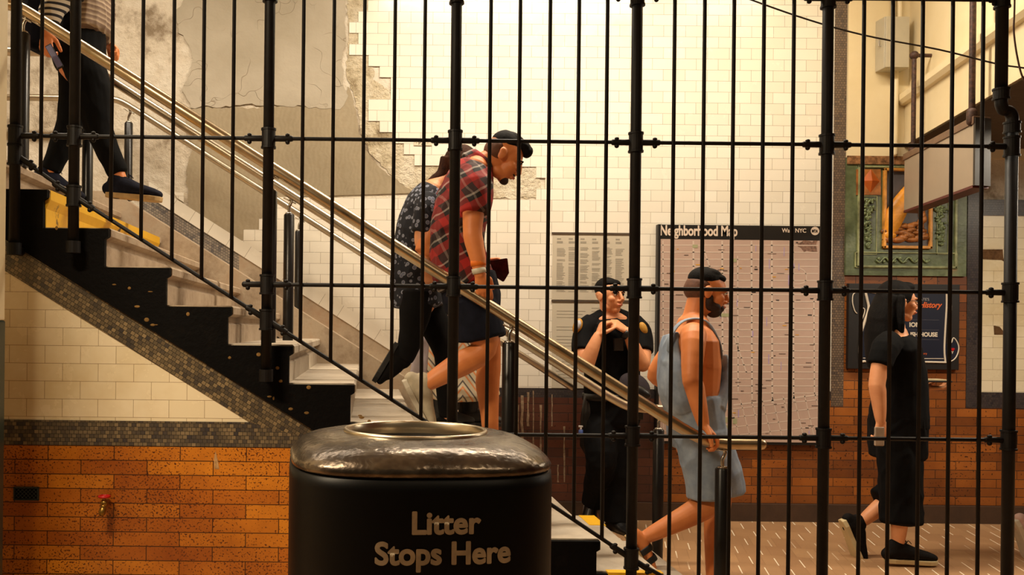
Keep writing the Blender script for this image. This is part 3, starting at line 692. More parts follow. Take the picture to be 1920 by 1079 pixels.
# ------------------------------------------------------------------ history sign
Ys = YW-0.045; a, b = P(1590,692,Ys), P(1800,534,Ys)
sg = thing('history_sign', 'dark navy history sign with a white scroll border on orange brick', 'sign', ((a.x+b.x)/2, Ys, a.z))
MSG = simple('dark_sign_frame', (20,16,15), 0.5); MNV = simple('navy_sign_face', (20,26,44), 0.4, 0, 0.05, 3, 0); MWH = simple('sign_white_line', (206,194,176), 0.5, 0, 0.03, 5, 0)
bev(obj('frame', box(B(), a.x, b.x, Ys, YW-0.012, a.z, b.z), MSG, sg), 0.004)
V = lambda x, y: (lambda p_: Vector((p_.x, Ys-0.004, p_.z)))(P(x, y, Ys))
out = [(1624,547),(1772,549),(1774,560),(1771,600),(1769,640),(1771,672),(1772,679),(1614,679),(1611,660),(1615,630),(1622,605),(1627,580),(1624,560)]
obj('sign_face', pxprism(B(), out, Ys, 0.003), MNV, sg)
obj('ribbon_end', pxprism(B(), [(1772,679),(1772,645),(1781,640),(1787,634),(1793,640),(1796,652),(1794,665),(1787,674)], Ys, 0.003), MNV, sg)
bm = B()
def line(pts, wd=0.006): loft(bm, smoothpath([V(*q) for q in pts], 4), [(wd, 0.0025)]*(4*(len(pts)-1)+1), (1,0,0.3), 8)
def ln2(pts, wd=0.005): tube(bm, smoothpath([V(*q) for q in pts], 4), wd, 8, True)
ln2([(1641,549),(1624,548),(1625,560),(1628,578),(1621,602),(1613,630),(1611,660),(1613,677),(1620,678)], 0.0085)
ln2([(1611,678),(1660,679),(1720,679),(1772,680)], 0.007); ln2([(1772,680),(1770,655),(1772,610),(1774,575),(1774,550)], 0.006)
ln2([(1773,549),(1730,548),(1700,548)], 0.007)
ln2([(1606,548),(1599,553),(1598,568),(1602,583),(1606,588)], 0.0035); ln2([(1611,581),(1617,578),(1621,583),(1616,600),(1611,612)], 0.0035)
ln2([(1779,553),(1783,570),(1782,595),(1777,618)], 0.0035); ln2([(1777,644),(1783,643),(1787,634),(1794,642),(1797,654),(1793,668),(1786,676),(1776,680)], 0.004)
ln2([(1618,672),(1660,673),(1720,673),(1768,673)], 0.0025)
obj('scroll_border', bm, MWH, sg, smooth=True)
MOR = simple('sign_orange_lettering', (206,92,36), 0.5, 0, 0.03, 5, 0)
def st_(s_, x, y, sz, m, **k): q = P(x, y, Ys); return text('sign_lettering', s_, sz, (q.x, Ys-0.0042, q.z), m, sg, **k)
st_("STATE'S", 1717, 564, 0.026, simple('sign_grey_lettering', (150,146,146), 0.5, 0, 0.03, 5, 0), bold=0.0002)
st_('History', 1722, 577, 0.055, MOR, bold=0.0016, shear=0.35, sx=0.9)
st_('ION', 1704, 613, 0.042, MWH, bold=0.0018); st_('ISH HOUSE', 1706, 631, 0.040, MWH, bold=0.0018, sx=0.95)
st_('history', 1722, 665, 0.020, MOR, bold=0.0003)
bm = B()
for yv in (600, 619, 637): q = V(1702,yv); q2 = V(1760,yv+0.5); box(bm, q.x, q2.x, Ys-0.0036, Ys-0.003, q.z, q.z+0.0015)
obj('ruled_lines', bm, simple('sign_rule', (96,92,96), 0.6, 0, 0.02, 5, 0), sg)
q = P(1779,661,Ys); text('emblem_lettering', 'NY', 0.024, (q.x-0.004, Ys-0.0042, q.z-0.010), MWH, sg, bold=0.0008); text('emblem_lettering', 'I', 0.024, (q.x, Ys-0.0042, q.z+0.012), MWH, sg, bold=0.0008)
bm = B(); hc = (q.x+0.024, q.z+0.020); hp = []
for k in range(24):
    t_ = k*2*PI/24; hp.append((hc[0]+0.00085*16*math.sin(t_)**3, hc[1]+0.00085*(13*math.cos(t_)-5*math.cos(2*t_)-2*math.cos(3*t_)-math.cos(4*t_))))
prism(bm, hp, Ys-0.0045, Ys-0.003); obj('red_heart', bm, MR, sg)
# ------------------------------------------------------------------ terracotta panel
Yt = YW-0.012
def tp(x, y, Y=Yt): p = P(x, y, Y); return p.x, p.z
tc = thing('terracotta_panel', 'green glazed terracotta relief panel with an orange diamond and ochre relief', 'wall relief', (P(1698,518,Yt).x, Yt, P(1698,518,Yt).z))
n = NT('green_glaze', 0.35); v = n.coords(); f = n.noise(v, 5, 5, 0.65)
n.base(n.ramp(f, [(0.3, lin((58,64,40))), (0.5, lin((84,94,64))), (0.62, lin((106,116,84))), (0.75, lin((140,112,78)))])); n.bump(n.noise(v, 30, 3), 0.4, 0.004); M['green'] = n.m
M['green_l'] = simple('pale_green_glaze', (142,146,104), 0.35, 0, 0.35, 14, 0.4, 60, 0.003)
M['ochre'] = simple('ochre_glaze', (214,142,42), 0.4, 0, 0.3, 10, 0.4, 50, 0.004)
M['ochre_d'] = simple('brown_ochre_glaze', (158,98,46), 0.45, 0, 0.4, 14, 0.5, 40, 0.005)
M['gold'] = simple('gold_frame_glaze', (204,140,58), 0.4, 0, 0.3, 12, 0.3, 50, 0.002)
M['niche'] = simple('grey_blue_niche_glaze', (84,78,78), 0.5, 0, 0.25, 5, 0.3, 40, 0.003)
M['diamond'] = simple('orange_diamond_glaze', (186,92,34), 0.35, 0, 0.25, 9, 0.3, 40, 0.003)
(xa, zt1), (xb, zt0) = tp(1585,297), tp(1808,519)
bm = B(); box(bm, xa, xb, Yt-0.02, YW, zt0, zt1)
bs = obj('glazed_slab', bm, M['green'], tc)
def fr(bm, x0, y0, x1, y1, wd, d0, d1):
    """raised moulding frame between pixel corners"""
    (a, zb_), (b, za) = tp(x0,y1), tp(x1,y0)
    for q in ((a, a+wd, zb_, za), (b-wd, b, zb_, za), (a, b, zb_, zb_+wd), (a, b, za-wd, za)): box(bm, q[0], q[1], Yt-d1, Yt-d0, q[2], q[3])
bm = B(); fr(bm, 1603, 314, 1791, 502, 0.014, 0.018, 0.034); fr(bm, 1599, 475, 1791, 503, 0.008, 0.018, 0.030); bev(obj('outer_moulding', bm, M['green_l'], tc), 0.003)
bm = B(); fr(bm, 1608, 368, 1642, 478, 0.007, 0.018, 0.026); fr(bm, 1752, 368, 1776, 478, 0.007, 0.018, 0.026); bev(obj('side_panel_moulding', bm, M['green_l'], tc), 0.002)
bm = B(); fr(bm, 1650, 318, 1743, 467, 0.020, 0.018, 0.046); bev(obj('gold_frame', bm, M['gold'], tc), 0.005)
(a, zb_), (b, za) = tp(1655,463), tp(1739,322); obj('niche', box(B(), a, b, Yt-0.024, Yt-0.018, zb_, za), M['niche'], tc)
bm = B(); pxprism(bm, [(1605,318),(1650,318),(1650,366),(1605,366)], Yt-0.02, 0.010); obj('diamond_ground', bm, M['ochre_d'], tc)
c = tp(1628,341); bm = B(); a_ = [bm.verts.new((c[0]+dx, Yt-0.030, c[1]+dz_)) for dx, dz_ in ((-0.062,0),(0,-0.082),(0.062,0),(0,0.082))]; t_ = bm.verts.new((c[0], Yt-0.05, c[1]))
for i in range(4): bm.faces.new((a_[i], a_[(i+1)%4], t_))
bm.faces.new(a_[::-1]); obj('orange_diamond', bm, M['diamond'], tc)
def festoon(cx, y0, y1):
    bm = B(); r_ = random.Random(int(cx)); y = y0
    while y < y1:
        p = P(cx, y, Yt-0.022); wd = 0.034*(1-0.6*(y-y0)/(y1-y0)) + 0.006*math.sin(y)
        for _ in range(4): ell(bm, (p.x + r_.uniform(-wd, wd), Yt-0.028, p.z + r_.uniform(-.01,.01)), (r_.uniform(.007,.015), 0.010, r_.uniform(.007,.014)), seg=8)
        y += 3.4 if int((y-y0)/26) % 2 == 0 else 5
    for s in (-1, 1):
        for yy in (y0+4, y0+22): tube(bm, [Vector((P(cx, yy, Yt).x + s*0.022 + 0.013*math.cos(k*0.5), Yt-0.027, P(cx, yy, Yt).z + 0.013*math.sin(k*0.5))) for k in range(11)], 0.005, 6)
    return bm
MV_ = simple('olive_relief_glaze', (110,122,84), 0.35, 0, 0.4, 30, 0.3)
obj('fruit_festoon', festoon(1627, 374, 464), MV_, tc, smooth=True); obj('fruit_festoon', festoon(1763, 374, 462), MV_, tc, smooth=True)
bm = B(); pts = []
for k in range(80):
    u = k/79; x = 1643 + u*100; y = 488 + 4.5*math.sin(u*PI*9); pts.append(P(x, y, Yt-0.028))
tube(bm, pts, 0.006, 6)
for k in range(10):
    p = P(1648+k*10, 488 + (3 if k % 2 else -3), Yt-0.028); ell(bm, p, (0.010,0.008,0.010), seg=8)
obj('scroll_band', bm, MV_, tc, smooth=True)
# a plain ochre form rising over a rough brown bank (generic relief)
bm = B(); loft(bm, [P(1668,446,Yt-0.03), P(1672,425,Yt-0.04), P(1680,400,Yt-0.045), P(1692,378,Yt-0.045), P(1704,356,Yt-0.04), P(1712,345,Yt-0.035)], [(0.03,0.02),(0.055,0.03),(0.068,0.036),(0.06,0.036),(0.04,0.03),(0.02,0.02)], (1,0,0), 18)
ell(bm, P(1668,441,Yt-0.035), (0.045,0.025,0.034)); obj('ochre_relief_form', bm, M['ochre'], tc, smooth=True)
bm = B(); r_ = random.Random(11)
for k in range(40):
    x = r_.uniform(1664,1735); y = r_.uniform(418 + abs(x-1712)*0.25, 450); ell(bm, P(x, y, Yt-0.03), (r_.uniform(.02,.05), r_.uniform(.014,.03), r_.uniform(.012,.026)), seg=10)
for k in range(8): ell(bm, P(1728+r_.uniform(-4,4), 390+k*7, Yt-0.03), (0.024,0.02,0.03), seg=10)
obj('brown_relief_bank', bm, M['ochre_d'], tc, smooth=True)
bm = B(); (a, z0_), (b, z1_) = tp(1585,309), tp(1808,296); box(bm, a, b, Yt-0.03, Yt-0.018, z0_, z1_); obj('broken_top_edge', bm, simple('broken_terracotta', (140,100,66), 0.8, 0, 0.5, 30, 0.5), tc)
# ------------------------------------------------------------------ overhead beam and the low ceiling it carries
DX = 0.241                                        # beam runs out from the wall at this skew
bx0 = P(1690,275,YW).x; bz0 = P(1690,275,YW).z; bz1 = P(1690,180,YW).z
def skew(profile, t0, t1):
    bm = B(); A = [bm.verts.new((bx0 - DX*t0 + px_, YW-0.03-t0, pz)) for px_, pz in profile]; Bv = [bm.verts.new((bx0 - DX*t1 + px_, YW-0.03-t1, pz)) for px_, pz in profile]
    n_ = len(profile); bm.faces.new(A); bm.faces.new(Bv[::-1])
    for i in range(n_): bm.faces.new((A[i], A[(i+1)%n_], Bv[(i+1)%n_], Bv[i]))
    return bm
TE = 1.98
bmst = thing('overhead_beam', None, None, (bx0, YW, bz0), kind='structure')
obj('lower_fascia', skew([(0,bz0),(0.35,bz0),(0.35,bz1-0.0),(0,bz1-0.02)], 0, TE), M['cream'], bmst)
obj('ledge', skew([(-0.05,bz1-0.05),(-0.03,bz1-0.075),(0.05,bz1-0.085),(0.35,bz1-0.085),(0.35,bz1+0.02),(0.02,bz1+0.03),(-0.05,bz1-0.01)], 0, TE), M['cream'], bmst)
obj('upper_fascia', skew([(0.03,bz1),(0.35,bz1),(0.35,CEIL),(0.03,CEIL)], 0, TE), M['cream'], bmst)
bm = B(); A = [(bx0+0.0, YW), (7.5, YW), (7.5, 3.95), (bx0-DX*TE, YW-0.03-TE)]
lo_v = [bm.verts.new((x+(0.01 if i in (0,3) else 0), y, bz0-0.012)) for i, (x, y) in enumerate(A)]; hi_v = [bm.verts.new((x+(0.34 if i in (0,3) else 0), y, bz0+0.2)) for i, (x, y) in enumerate(A)]
bm.faces.new(lo_v); bm.faces.new(hi_v[::-1])
for i in range(4): bm.faces.new((lo_v[i], lo_v[(i+1)%4], hi_v[(i+1)%4], hi_v[i]))
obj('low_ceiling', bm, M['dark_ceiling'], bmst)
# ------------------------------------------------------------------ hanging sign box
Ya, Yb2 = 5.95, 4.9
pa, pb = P(1696,290,Ya), P(1826,225,Yb2); pc, pd = P(1694,395,Ya), P(1826,348,Yb2)
hs = thing('hanging_sign', 'grey hanging sign box seen from its plain back beneath the beam', 'hanging sign', ((pa.x+pb.x)/2, (Ya+Yb2)/2, pa.z))
d = Vector((pb.x-pa.x, Yb2-Ya, 0)); nrm = Vector((0.10*abs(d.y), 0.10*d.x*-1, 0)).normalized()*0.10
if nrm.x < 0: nrm = -nrm
def plate(q, off0, off1):
    bm = B(); f = [bm.verts.new(v_ + off0) for v_ in q]; g = [bm.verts.new(v_ + off1) for v_ in q]
    bm.faces.new(f); bm.faces.new(g[::-1])
    for i in range(4): bm.faces.new((f[i], f[(i+1)%4], g[(i+1)%4], g[i]))
    return bm
zt_, zb2 = (pa.z+pb.z)/2, (pc.z+pd.z)/2
A_, B2 = Vector((pa.x,Ya,0)), Vector((pb.x,Yb2,0))
e = (B2-A_).normalized()
q = [A_+Vector((0,0,zb2)), B2+Vector((0,0,zb2)), B2+Vector((0,0,zt_-0.03)), A_+Vector((0,0,zt_-0.03))]
bev(obj('sign_back', plate(q, Vector(), nrm), simple('grey_sign_metal', (168,152,132), 0.4, 0.2, 0.08, 1.5, 0.05), hs), 0.002)
q = [A_-e*0.01+Vector((0,0,zt_-0.03)), B2+e*0.01+Vector((0,0,zt_-0.03)), B2+e*0.01+Vector((0,0,zt_+0.012)), A_-e*0.01+Vector((0,0,zt_+0.012))]
bev(obj('top_channel', plate(q, -nrm*0.08, nrm*1.05), simple('brown_sign_channel', (122,94,74), 0.4, 0.3), hs), 0.003)
q = [B2+Vector((0,0,zb2-0.004)), B2+e*0.025+Vector((0,0,zb2-0.004)), B2+e*0.025+Vector((0,0,zt_)), B2+Vector((0,0,zt_))]
MDK = simple('dark_sign_edge', (30,24,20), 0.5)
obj('end_cap', plate(q, -nrm*0.02, nrm*1.02), MDK, hs)
q = [A_+Vector((0,0,zb2-0.014)), B2+Vector((0,0,zb2-0.014)), B2+Vector((0,0,zb2)), A_+Vector((0,0,zb2))]
obj('bottom_trim', plate(q, -nrm*0.03, nrm*1.02), simple('maroon_trim', (88,34,28), 0.5), hs)
MRU = simple('rusty_brown_rod', (70,44,32), 0.6, 0.2, 0.5, 60, 0.4)
for (tx, ty, bx_, by, Y_) in ((1720,104,1712,291,5.86), (1840,-10,1822,228,4.93)):
    a, b = P(tx,ty,Y_), P(bx_,by,Y_); xm = b.x
    bm = B(); tube(bm, [Vector((b.x, Y_, b.z)), Vector((b.x, Y_, a.z))], 0.016 if Y_ < 5.5 else 0.014, 12, True)
    loft(bm, [(b.x, Y_, b.z), (b.x, Y_, b.z+0.05)], [0.026]*2, (1,0,0), 12)
    tube(bm, [Vector((b.x, Y_, a.z)), Vector((b.x+0.13, Y_, a.z))], 0.012, 8, True); ell(bm, (b.x, Y_, a.z), (0.028,0.028,0.028), seg=10)
    obj('hanger_rod', bm, MRU, hs, smooth=True)
# ------------------------------------------------------------------ electrical box and conduit
x0 = P(1641,90,YW-0.03).x; x1 = P(1706,90,YW-0.15).x; z0 = P(1680,127,YW-0.15).z; z1 = P(1680,30,YW-0.15).z
eb = thing('electrical_box', 'grey electrical box on the cream wall with a conduit below', 'electrical box', (x0, YW, z0))
MGB = simple('light_grey_box_paint', (186,178,156), 0.45, 0.1, 0.05, 6, 0.05)
bev(obj('enclosure', box(B(), x0, x1, YW-0.14, YW-0.03, z0, z1), MGB, eb), 0.004); bev(obj('cover', box(B(), x0+0.004, x1-0.004, YW-0.152, YW-0.142, z0+0.003, z1-0.003), MGB, eb), 0.003)
bm = B(); tube(bm, [(x0-0.003, YW-0.10, z0+0.16), (x0-0.012, YW-0.10, z0+0.16), (x0-0.012, YW-0.10, z0+0.20)], 0.005, 8, True); obj('latch', bm, M['chrome'], eb)
xc = P(1679,200,YW-0.06).x
obj('conduit', tube(B(), [(xc, YW-0.055, z0), (xc, YW-0.055, P(1679,291,YW).z)], 0.021, 14, True), M['cream'], eb, smooth=True)
obj('conduit', tube(B(), [(xc-0.02, YW-0.055, z1), (xc-0.02, YW-0.055, CEIL)], 0.014, 12, True), M['cream'], eb, smooth=True)
obj('conduit', tube(B(), [(xc+0.03, YW-0.045, z1), (xc+0.03, YW-0.045, CEIL)], 0.018, 12, True), M['cream'], eb, smooth=True)
# ------------------------------------------------------------------ cables
Yc = 4.4
pts = [P(1350,-22,Yc), P(1500,32,Yc), P(1620,66,Yc), P(1760,93,Yc), P(1870,120,Yc-0.05), P(1960,136,Yc-0.1), P(2200,200,Yc-0.15)]
bm = B(); tube(bm, smoothpath([P(1290,-46,Yc+0.0)]+pts, 6), 0.0042, 6)
obj('overhead_cable', bm, simple('dark_twisted_cable', (40,28,22), 0.6), None, 'thin dark cable slung diagonally across the top right', 'cable', loc=P(1620,66,Yc))
pts = [P(1903,-60,4.25), P(1902,20,4.25), P(1901,60,4.25), P(1908,110,4.25), P(1920,150,4.25), P(1945,175,4.25), P(1990,185,4.25)]
obj('hanging_cable', tube(B(), smoothpath(pts, 6), 0.004, 6), simple('brown_cable', (74,42,26), 0.6), None, 'short brown cable hanging in a loop beside the offset pipe', 'cable', loc=P(1908,110,4.25))
# ------------------------------------------------------------------ fluorescent fixtures (out of frame, above; the low one is an added fill)
MT = NT('lit_fluorescent_tube', 0.5); MT.b.inputs['Emission Color'].default_value = (1,0.83,0.58,1); MT.b.inputs['Emission Strength'].default_value = 6; MFX = simple('white_fixture_enamel', (220,215,205), 0.4)
labs = ['long fluorescent fixture hanging over the landing end of the stairs', 'long fluorescent fixture hanging over the middle of the stairs', 'long fluorescent fixture hanging over the passage']
for (x, y, z, p), lb in zip(STRIPS, labs):
    t = thing('strip_fixture', lb, 'ceiling light', (x, y, z), 'fluorescent fixtures over the stairway')
    obj('housing', box(B(), x-1.15, x+1.15, y-0.09, y+0.09, z+0.0, z+0.06), MFX, t)
    obj('light_tube', tube(B(), [(x-1.1, y, z-0.03), (x+1.1, y, z-0.03)], 0.016, 12, True), MT.m, t, smooth=True)
    bm = B(); [tube(bm, [(x+s, y, z+0.06), (x+s, y, CEIL)], 0.006, 8) for s in (-0.8, 0.8)]; obj('hanger', bm, MFX, t)
t = thing('strip_fixture', 'added fill strip light under the dark low ceiling at the right', 'ceiling light', PASS_FILL[:3])
x, y, z = PASS_FILL[:3]
obj('housing', box(B(), x-1.0, x+1.0, y-0.08, y+0.08, z, bz0-0.014), MFX, t)
obj('light_tube', tube(B(), [(x-0.95, y, z-0.025), (x+0.95, y, z-0.025)], 0.014, 12, True), MT.m, t, smooth=True)
labs = ['fluorescent fixture above the left of the mezzanine', 'fluorescent fixture above and behind the viewer']
for (x, y, z, p), lb in zip(MEZZ, labs):
    t = thing('strip_fixture', lb, 'ceiling light', (x, y, z), 'fluorescent fixtures on the mezzanine side')
    obj('housing', box(B(), x-0.7, x+0.7, y-0.09, y+0.09, z+0.0, z+0.06), MFX, t)
    obj('light_tube', tube(B(), [(x-0.65, y, z-0.03), (x+0.65, y, z-0.03)], 0.016, 12, True), MT.m, t, smooth=True)
    bm = B(); [tube(bm, [(x+s, y, z+0.06), (x+s, y, CEIL)], 0.006, 8) for s in (-0.4, 0.4)]; obj('hanger', bm, MFX, t)
# ------------------------------------------------------------------ people
DG = None
def to_mesh(name, bm, voxel=0.006, smooth=3, wr=0.0, wscale=9.0, seed=0):
    """weld overlapping rounded volumes into one continuous skin"""
    me = bpy.data.meshes.new(name); bmesh.ops.recalc_face_normals(bm, faces=bm.faces[:]); bm.to_mesh(me); bm.free()
    t = bpy.data.objects.new('tmp', me); link(t)
    r = t.modifiers.new('r', 'REMESH'); r.mode = 'VOXEL'; r.voxel_size = voxel; r.use_smooth_shade = True
    if smooth: s_ = t.modifiers.new('s', 'SMOOTH'); s_.iterations = smooth; s_.factor = 0.5
    bpy.context.view_layer.update()
    out = bpy.data.meshes.new_from_object(t.evaluated_get(bpy.context.evaluated_depsgraph_get()))
    bpy.data.objects.remove(t); out.name = name
    if wr:
        co = [v.co.copy() for v in out.vertices]; no = [v.normal.copy() for v in out.vertices]; off = Vector((seed*3.1, seed*1.7, 0))
        for v, c_, n_ in zip(out.vertices, co, no):
            q = Vector((c_.x*wscale, c_.y*wscale, c_.z*wscale*0.55)) + off
            f = noise.noise(q) + 0.5*noise.noise(q*2.3)
            g = 1-abs(noise.noise(q*1.3+Vector((5,5,5))))*2.2
            v.co = c_ + n_*(wr*(0.6*f + 0.8*max(0, g-0.35)))
    return out
def part(name, bm, m, parent, voxel=0.006, smooth=3, wr=0.0, label=None, wscale=9.0, seed=0):
    if name == 'body': CAPH[0] = 0.15
    return obj(name, to_mesh(name, bm, voxel, smooth, wr, wscale, seed), m, parent, label=label, smooth=True)
def skin_mat(name, c, hair=None):
    n = NT(name, 0.5); v = n.coords(); f = n.noise(v, 9, 4); c = lin(c)
    n.base(n.ramp(f, [(0.3, (c[0]*0.86, c[1]*0.78, c[2]*0.74, 1)), (0.7, c)])); n.bump(n.noise(v, 160, 2), 0.08, 0.0006)
    try: n.b.inputs['Subsurface Weight'].default_value = 0.0
    except Exception: pass
    return n.m
M['skin_tan'] = skin_mat('tan_skin', (222,146,92)); M['skin_warm'] = skin_mat('warm_skin', (226,140,80)); M['skin_fair'] = skin_mat('fair_skin', (232,164,116))
M['hair_black'] = simple('black_hair', (12,9,8), 0.75, 0, 0.3, 40, 0.5, 180, 0.003); M['hair_brown'] = simple('brown_hair', (60,32,16), 0.75, 0, 0.4, 40, 0.5, 160, 0.003)
M['fade'] = simple('cropped_hair', (96,58,36), 0.7, 0, 0.2, 60, 0.3, 300, 0.001); M['beard'] = simple('dark_beard', (46,24,14), 0.7, 0, 0.3, 60, 0.5, 260, 0.002)
M['eye'] = simple('eye_white', (216,200,180), 0.2, 0, 0.02, 5, 0); M['iris'] = simple('dark_iris', (22,14,10), 0.15, 0, 0.02, 5, 0); M['lip'] = simple('lip_skin', (190,104,76), 0.5, 0, 0.1, 30, 0)
def basis(face, up=(0,0,1)):
    """columns: right(of the person), forward, up"""
    f = Vector(face).normalized(); u = Vector(up); u = (u - f*u.dot(f)).normalized(); r = f.cross(u)
    return Matrix((r, f, u)).transposed()
def head(bmH, c, R, s=1.0, jaw=1.0, female=False):
    """head volumes about its centre c; R = basis(face, up). Full height about 0.235*s"""
    T = lambda x, y, z: Vector(c) + R @ (Vector((x, y, z))*s)
    E = lambda p, r: ell(bmH, T(*p), tuple(q*s for q in r), R, 20)
    E((0,-0.012,0.030), (0.075,0.094,0.086)); E((0,0.030,0.020), (0.066,0.062,0.070))
    E((0,0.046,-0.030), (0.054*jaw,0.046,0.066)); E((0,0.058,-0.086), (0.030*jaw,0.026,0.025)); E((0,0.020,-0.072), (0.050*jaw,0.052,0.032))
    for sx in (-1, 1):
        E((sx*0.040,0.060,-0.018), (0.024,0.026,0.024)); E((sx*0.030,0.080,0.026), (0.024,0.014,0.009))
        E((sx*0.076,-0.008,-0.004), (0.009,0.020,0.031)); E((sx*0.080,-0.014,0.010), (0.007,0.018,0.018))
        E((sx*0.011,0.100,-0.031), (0.009,0.011,0.008))
    loft(bmH, [T(0,0.086,0.026), T(0,0.098,0.006), T(0,0.114,-0.022), T(0,0.106,-0.032)], [(0.008*s,0.010*s),(0.009*s,0.012*s),(0.011*s,0.011*s),(0.010*s,0.007*s)], R @ Vector((1,0,0)), 12)
    E((0,0.092,-0.052), (0.020,0.012,0.007)); E((0,0.090,-0.062), (0.018,0.012,0.007))
    return T
def face_parts(T, R, s, body, brow=True, mouth=True, mhair=None):
    for sx in (-1, 1):
        bm = B(); ell(bm, T(sx*0.031,0.0835,0.008), (0.0125*s,0.0095*s,0.0075*s), R, 12); e = obj('eye', bm, M['eye'], body, smooth=True)
        bm = B(); ell(bm, T(sx*0.031,0.0895,0.008), (0.0062*s,0.0045*s,0.0062*s), R, 10); obj('iris', bm, M['iris'], e, smooth=True) if False else None
        if False: pass
        else:
            pass
    return
def eyes(T, R, s, who):
    for sx in (-1, 1):
        bm = B(); ell(bm, T(sx*0.031,0.0835,0.008), (0.0125*s,0.0095*s,0.0072*s), R, 12); e = obj('eye', bm, M['eye'], who, smooth=True)
        bm = B(); ell(bm, T(sx*0.031,0.0900,0.008), (0.0060*s,0.0042*s,0.0060*s), R, 10); obj('iris', bm, M['iris'], e, smooth=True)
        bm = B(); loft(bm, [T(sx*0.012,0.093,0.024), T(sx*0.030,0.0955,0.031), T(sx*0.050,0.084,0.024)], [0.0035*s,0.0048*s,0.003*s], R @ Vector((0,0,1)), 8)
        loft(bm, [T(sx*0.018,0.0905,0.0135), T(sx*0.031,0.0945,0.0165), T(sx*0.044,0.086,0.0125)], [0.002*s,0.0026*s,0.002*s], R @ Vector((0,0,1)), 8)
        obj('eyebrow', bm, M['hair_black'], who, smooth=True)
    bm = B(); loft(bm, [T(-0.021,0.093,-0.057), T(-0.006,0.1045,-0.055), T(0.006,0.1045,-0.055), T(0.021,0.093,-0.057)], [(0.003*s,0.004*s)]+[(0.006*s,0.005*s)]*2+[(0.003*s,0.004*s)], R @ Vector((0,0,1)), 8)
    obj('mouth', bm, M['lip'], who, smooth=True)
def hand(bm, wrist, d, palm_n, curl=0.5, s=1.0, thumb=1, spread=0.06, curls=None):
    """wrist point, direction d of the hand, palm normal (towards the palm side), curl 0..1.5 per joint"""
    d = Vector(d).normalized(); nrm = Vector(palm_n); nrm = (nrm - d*nrm.dot(d)).normalized(); sd = d.cross(nrm)*thumb   # sd: towards the thumb
    w = Vector(wrist)
    loft(bm, [w - d*0.02, w + d*0.012, w + d*0.045*s, w + d*0.083*s], [(0.024*s,0.018*s),(0.027*s,0.018*s),(0.038*s,0.016*s),(0.039*s,0.013*s)], sd, 14)
    L = [0.070,0.078,0.073,0.058]; X = [0.029,0.010,-0.010,-0.029]; kn = [0.083,0.088,0.084,0.076]
    for i in range(4):
        a = curl if curls is None else curls[i]; p = w + d*kn[i]*s + sd*X[i]*s; dd = (d + sd*(X[i]/0.03)*spread).normalized(); pts = [p - dd*0.012*s]; pts.append(p)
        ang = 0.0; axis = sd
        for j, fr_ in enumerate((0.45,0.30,0.25)):
            ang += a*(0.9 if j == 0 else 1.0)
            v_ = dd*math.cos(ang) + nrm*math.sin(ang); pts.append(pts[-1] + v_*L[i]*fr_*s)
        loft(bm, pts, [0.0105*s,0.0105*s,0.0095*s,0.0088*s,0.0078*s], sd, 10)
    p = w + d*0.018*s + sd*0.024*s + nrm*0.006*s
    v1 = (d*0.62 + sd*0.66 + nrm*0.35).normalized(); v2 = (d*0.86 + sd*0.15 + nrm*(0.3+curl*0.35)).normalized()
    loft(bm, [p - v1*0.01*s, p + v1*0.034*s, p + v1*0.034*s + v2*0.030*s, p + v1*0.034*s + v2*0.052*s], [0.016*s,0.0125*s,0.011*s,0.009*s], nrm, 10)
def limb(bm, pts, rads, side=(0,1,0), seg=22): return loft(bm, smoothpath(pts, 3), [ (lambda t, i: tuple(a+(b-a)*t for a, b in zip(*[((r, r) if isinstance(r, (int,float)) else r) for r in (rads[i], rads[min(i+1, len(rads)-1)])])))((k % 3)/3, k//3) for k in range(3*(len(pts)-1)+1)], side, seg)
def foot(bm, ankle, toe_d, up, L=0.205, w=0.033):
    a = Vector(ankle); d = Vector(toe_d).normalized(); u = Vector(up); u = (u - d*u.dot(d)).normalized()
    loft(bm, [a - d*0.045 - u*0.045, a + d*0.0 - u*0.035, a + d*0.09 - u*0.048, a + d*(L-0.10) - u*0.056, a + d*(L-0.065) - u*0.060], [(w*0.75,0.026),(w*0.85,0.034),(w*0.95,0.026),(w,0.018),(w*0.8,0.012)], d.cross(u), 14)
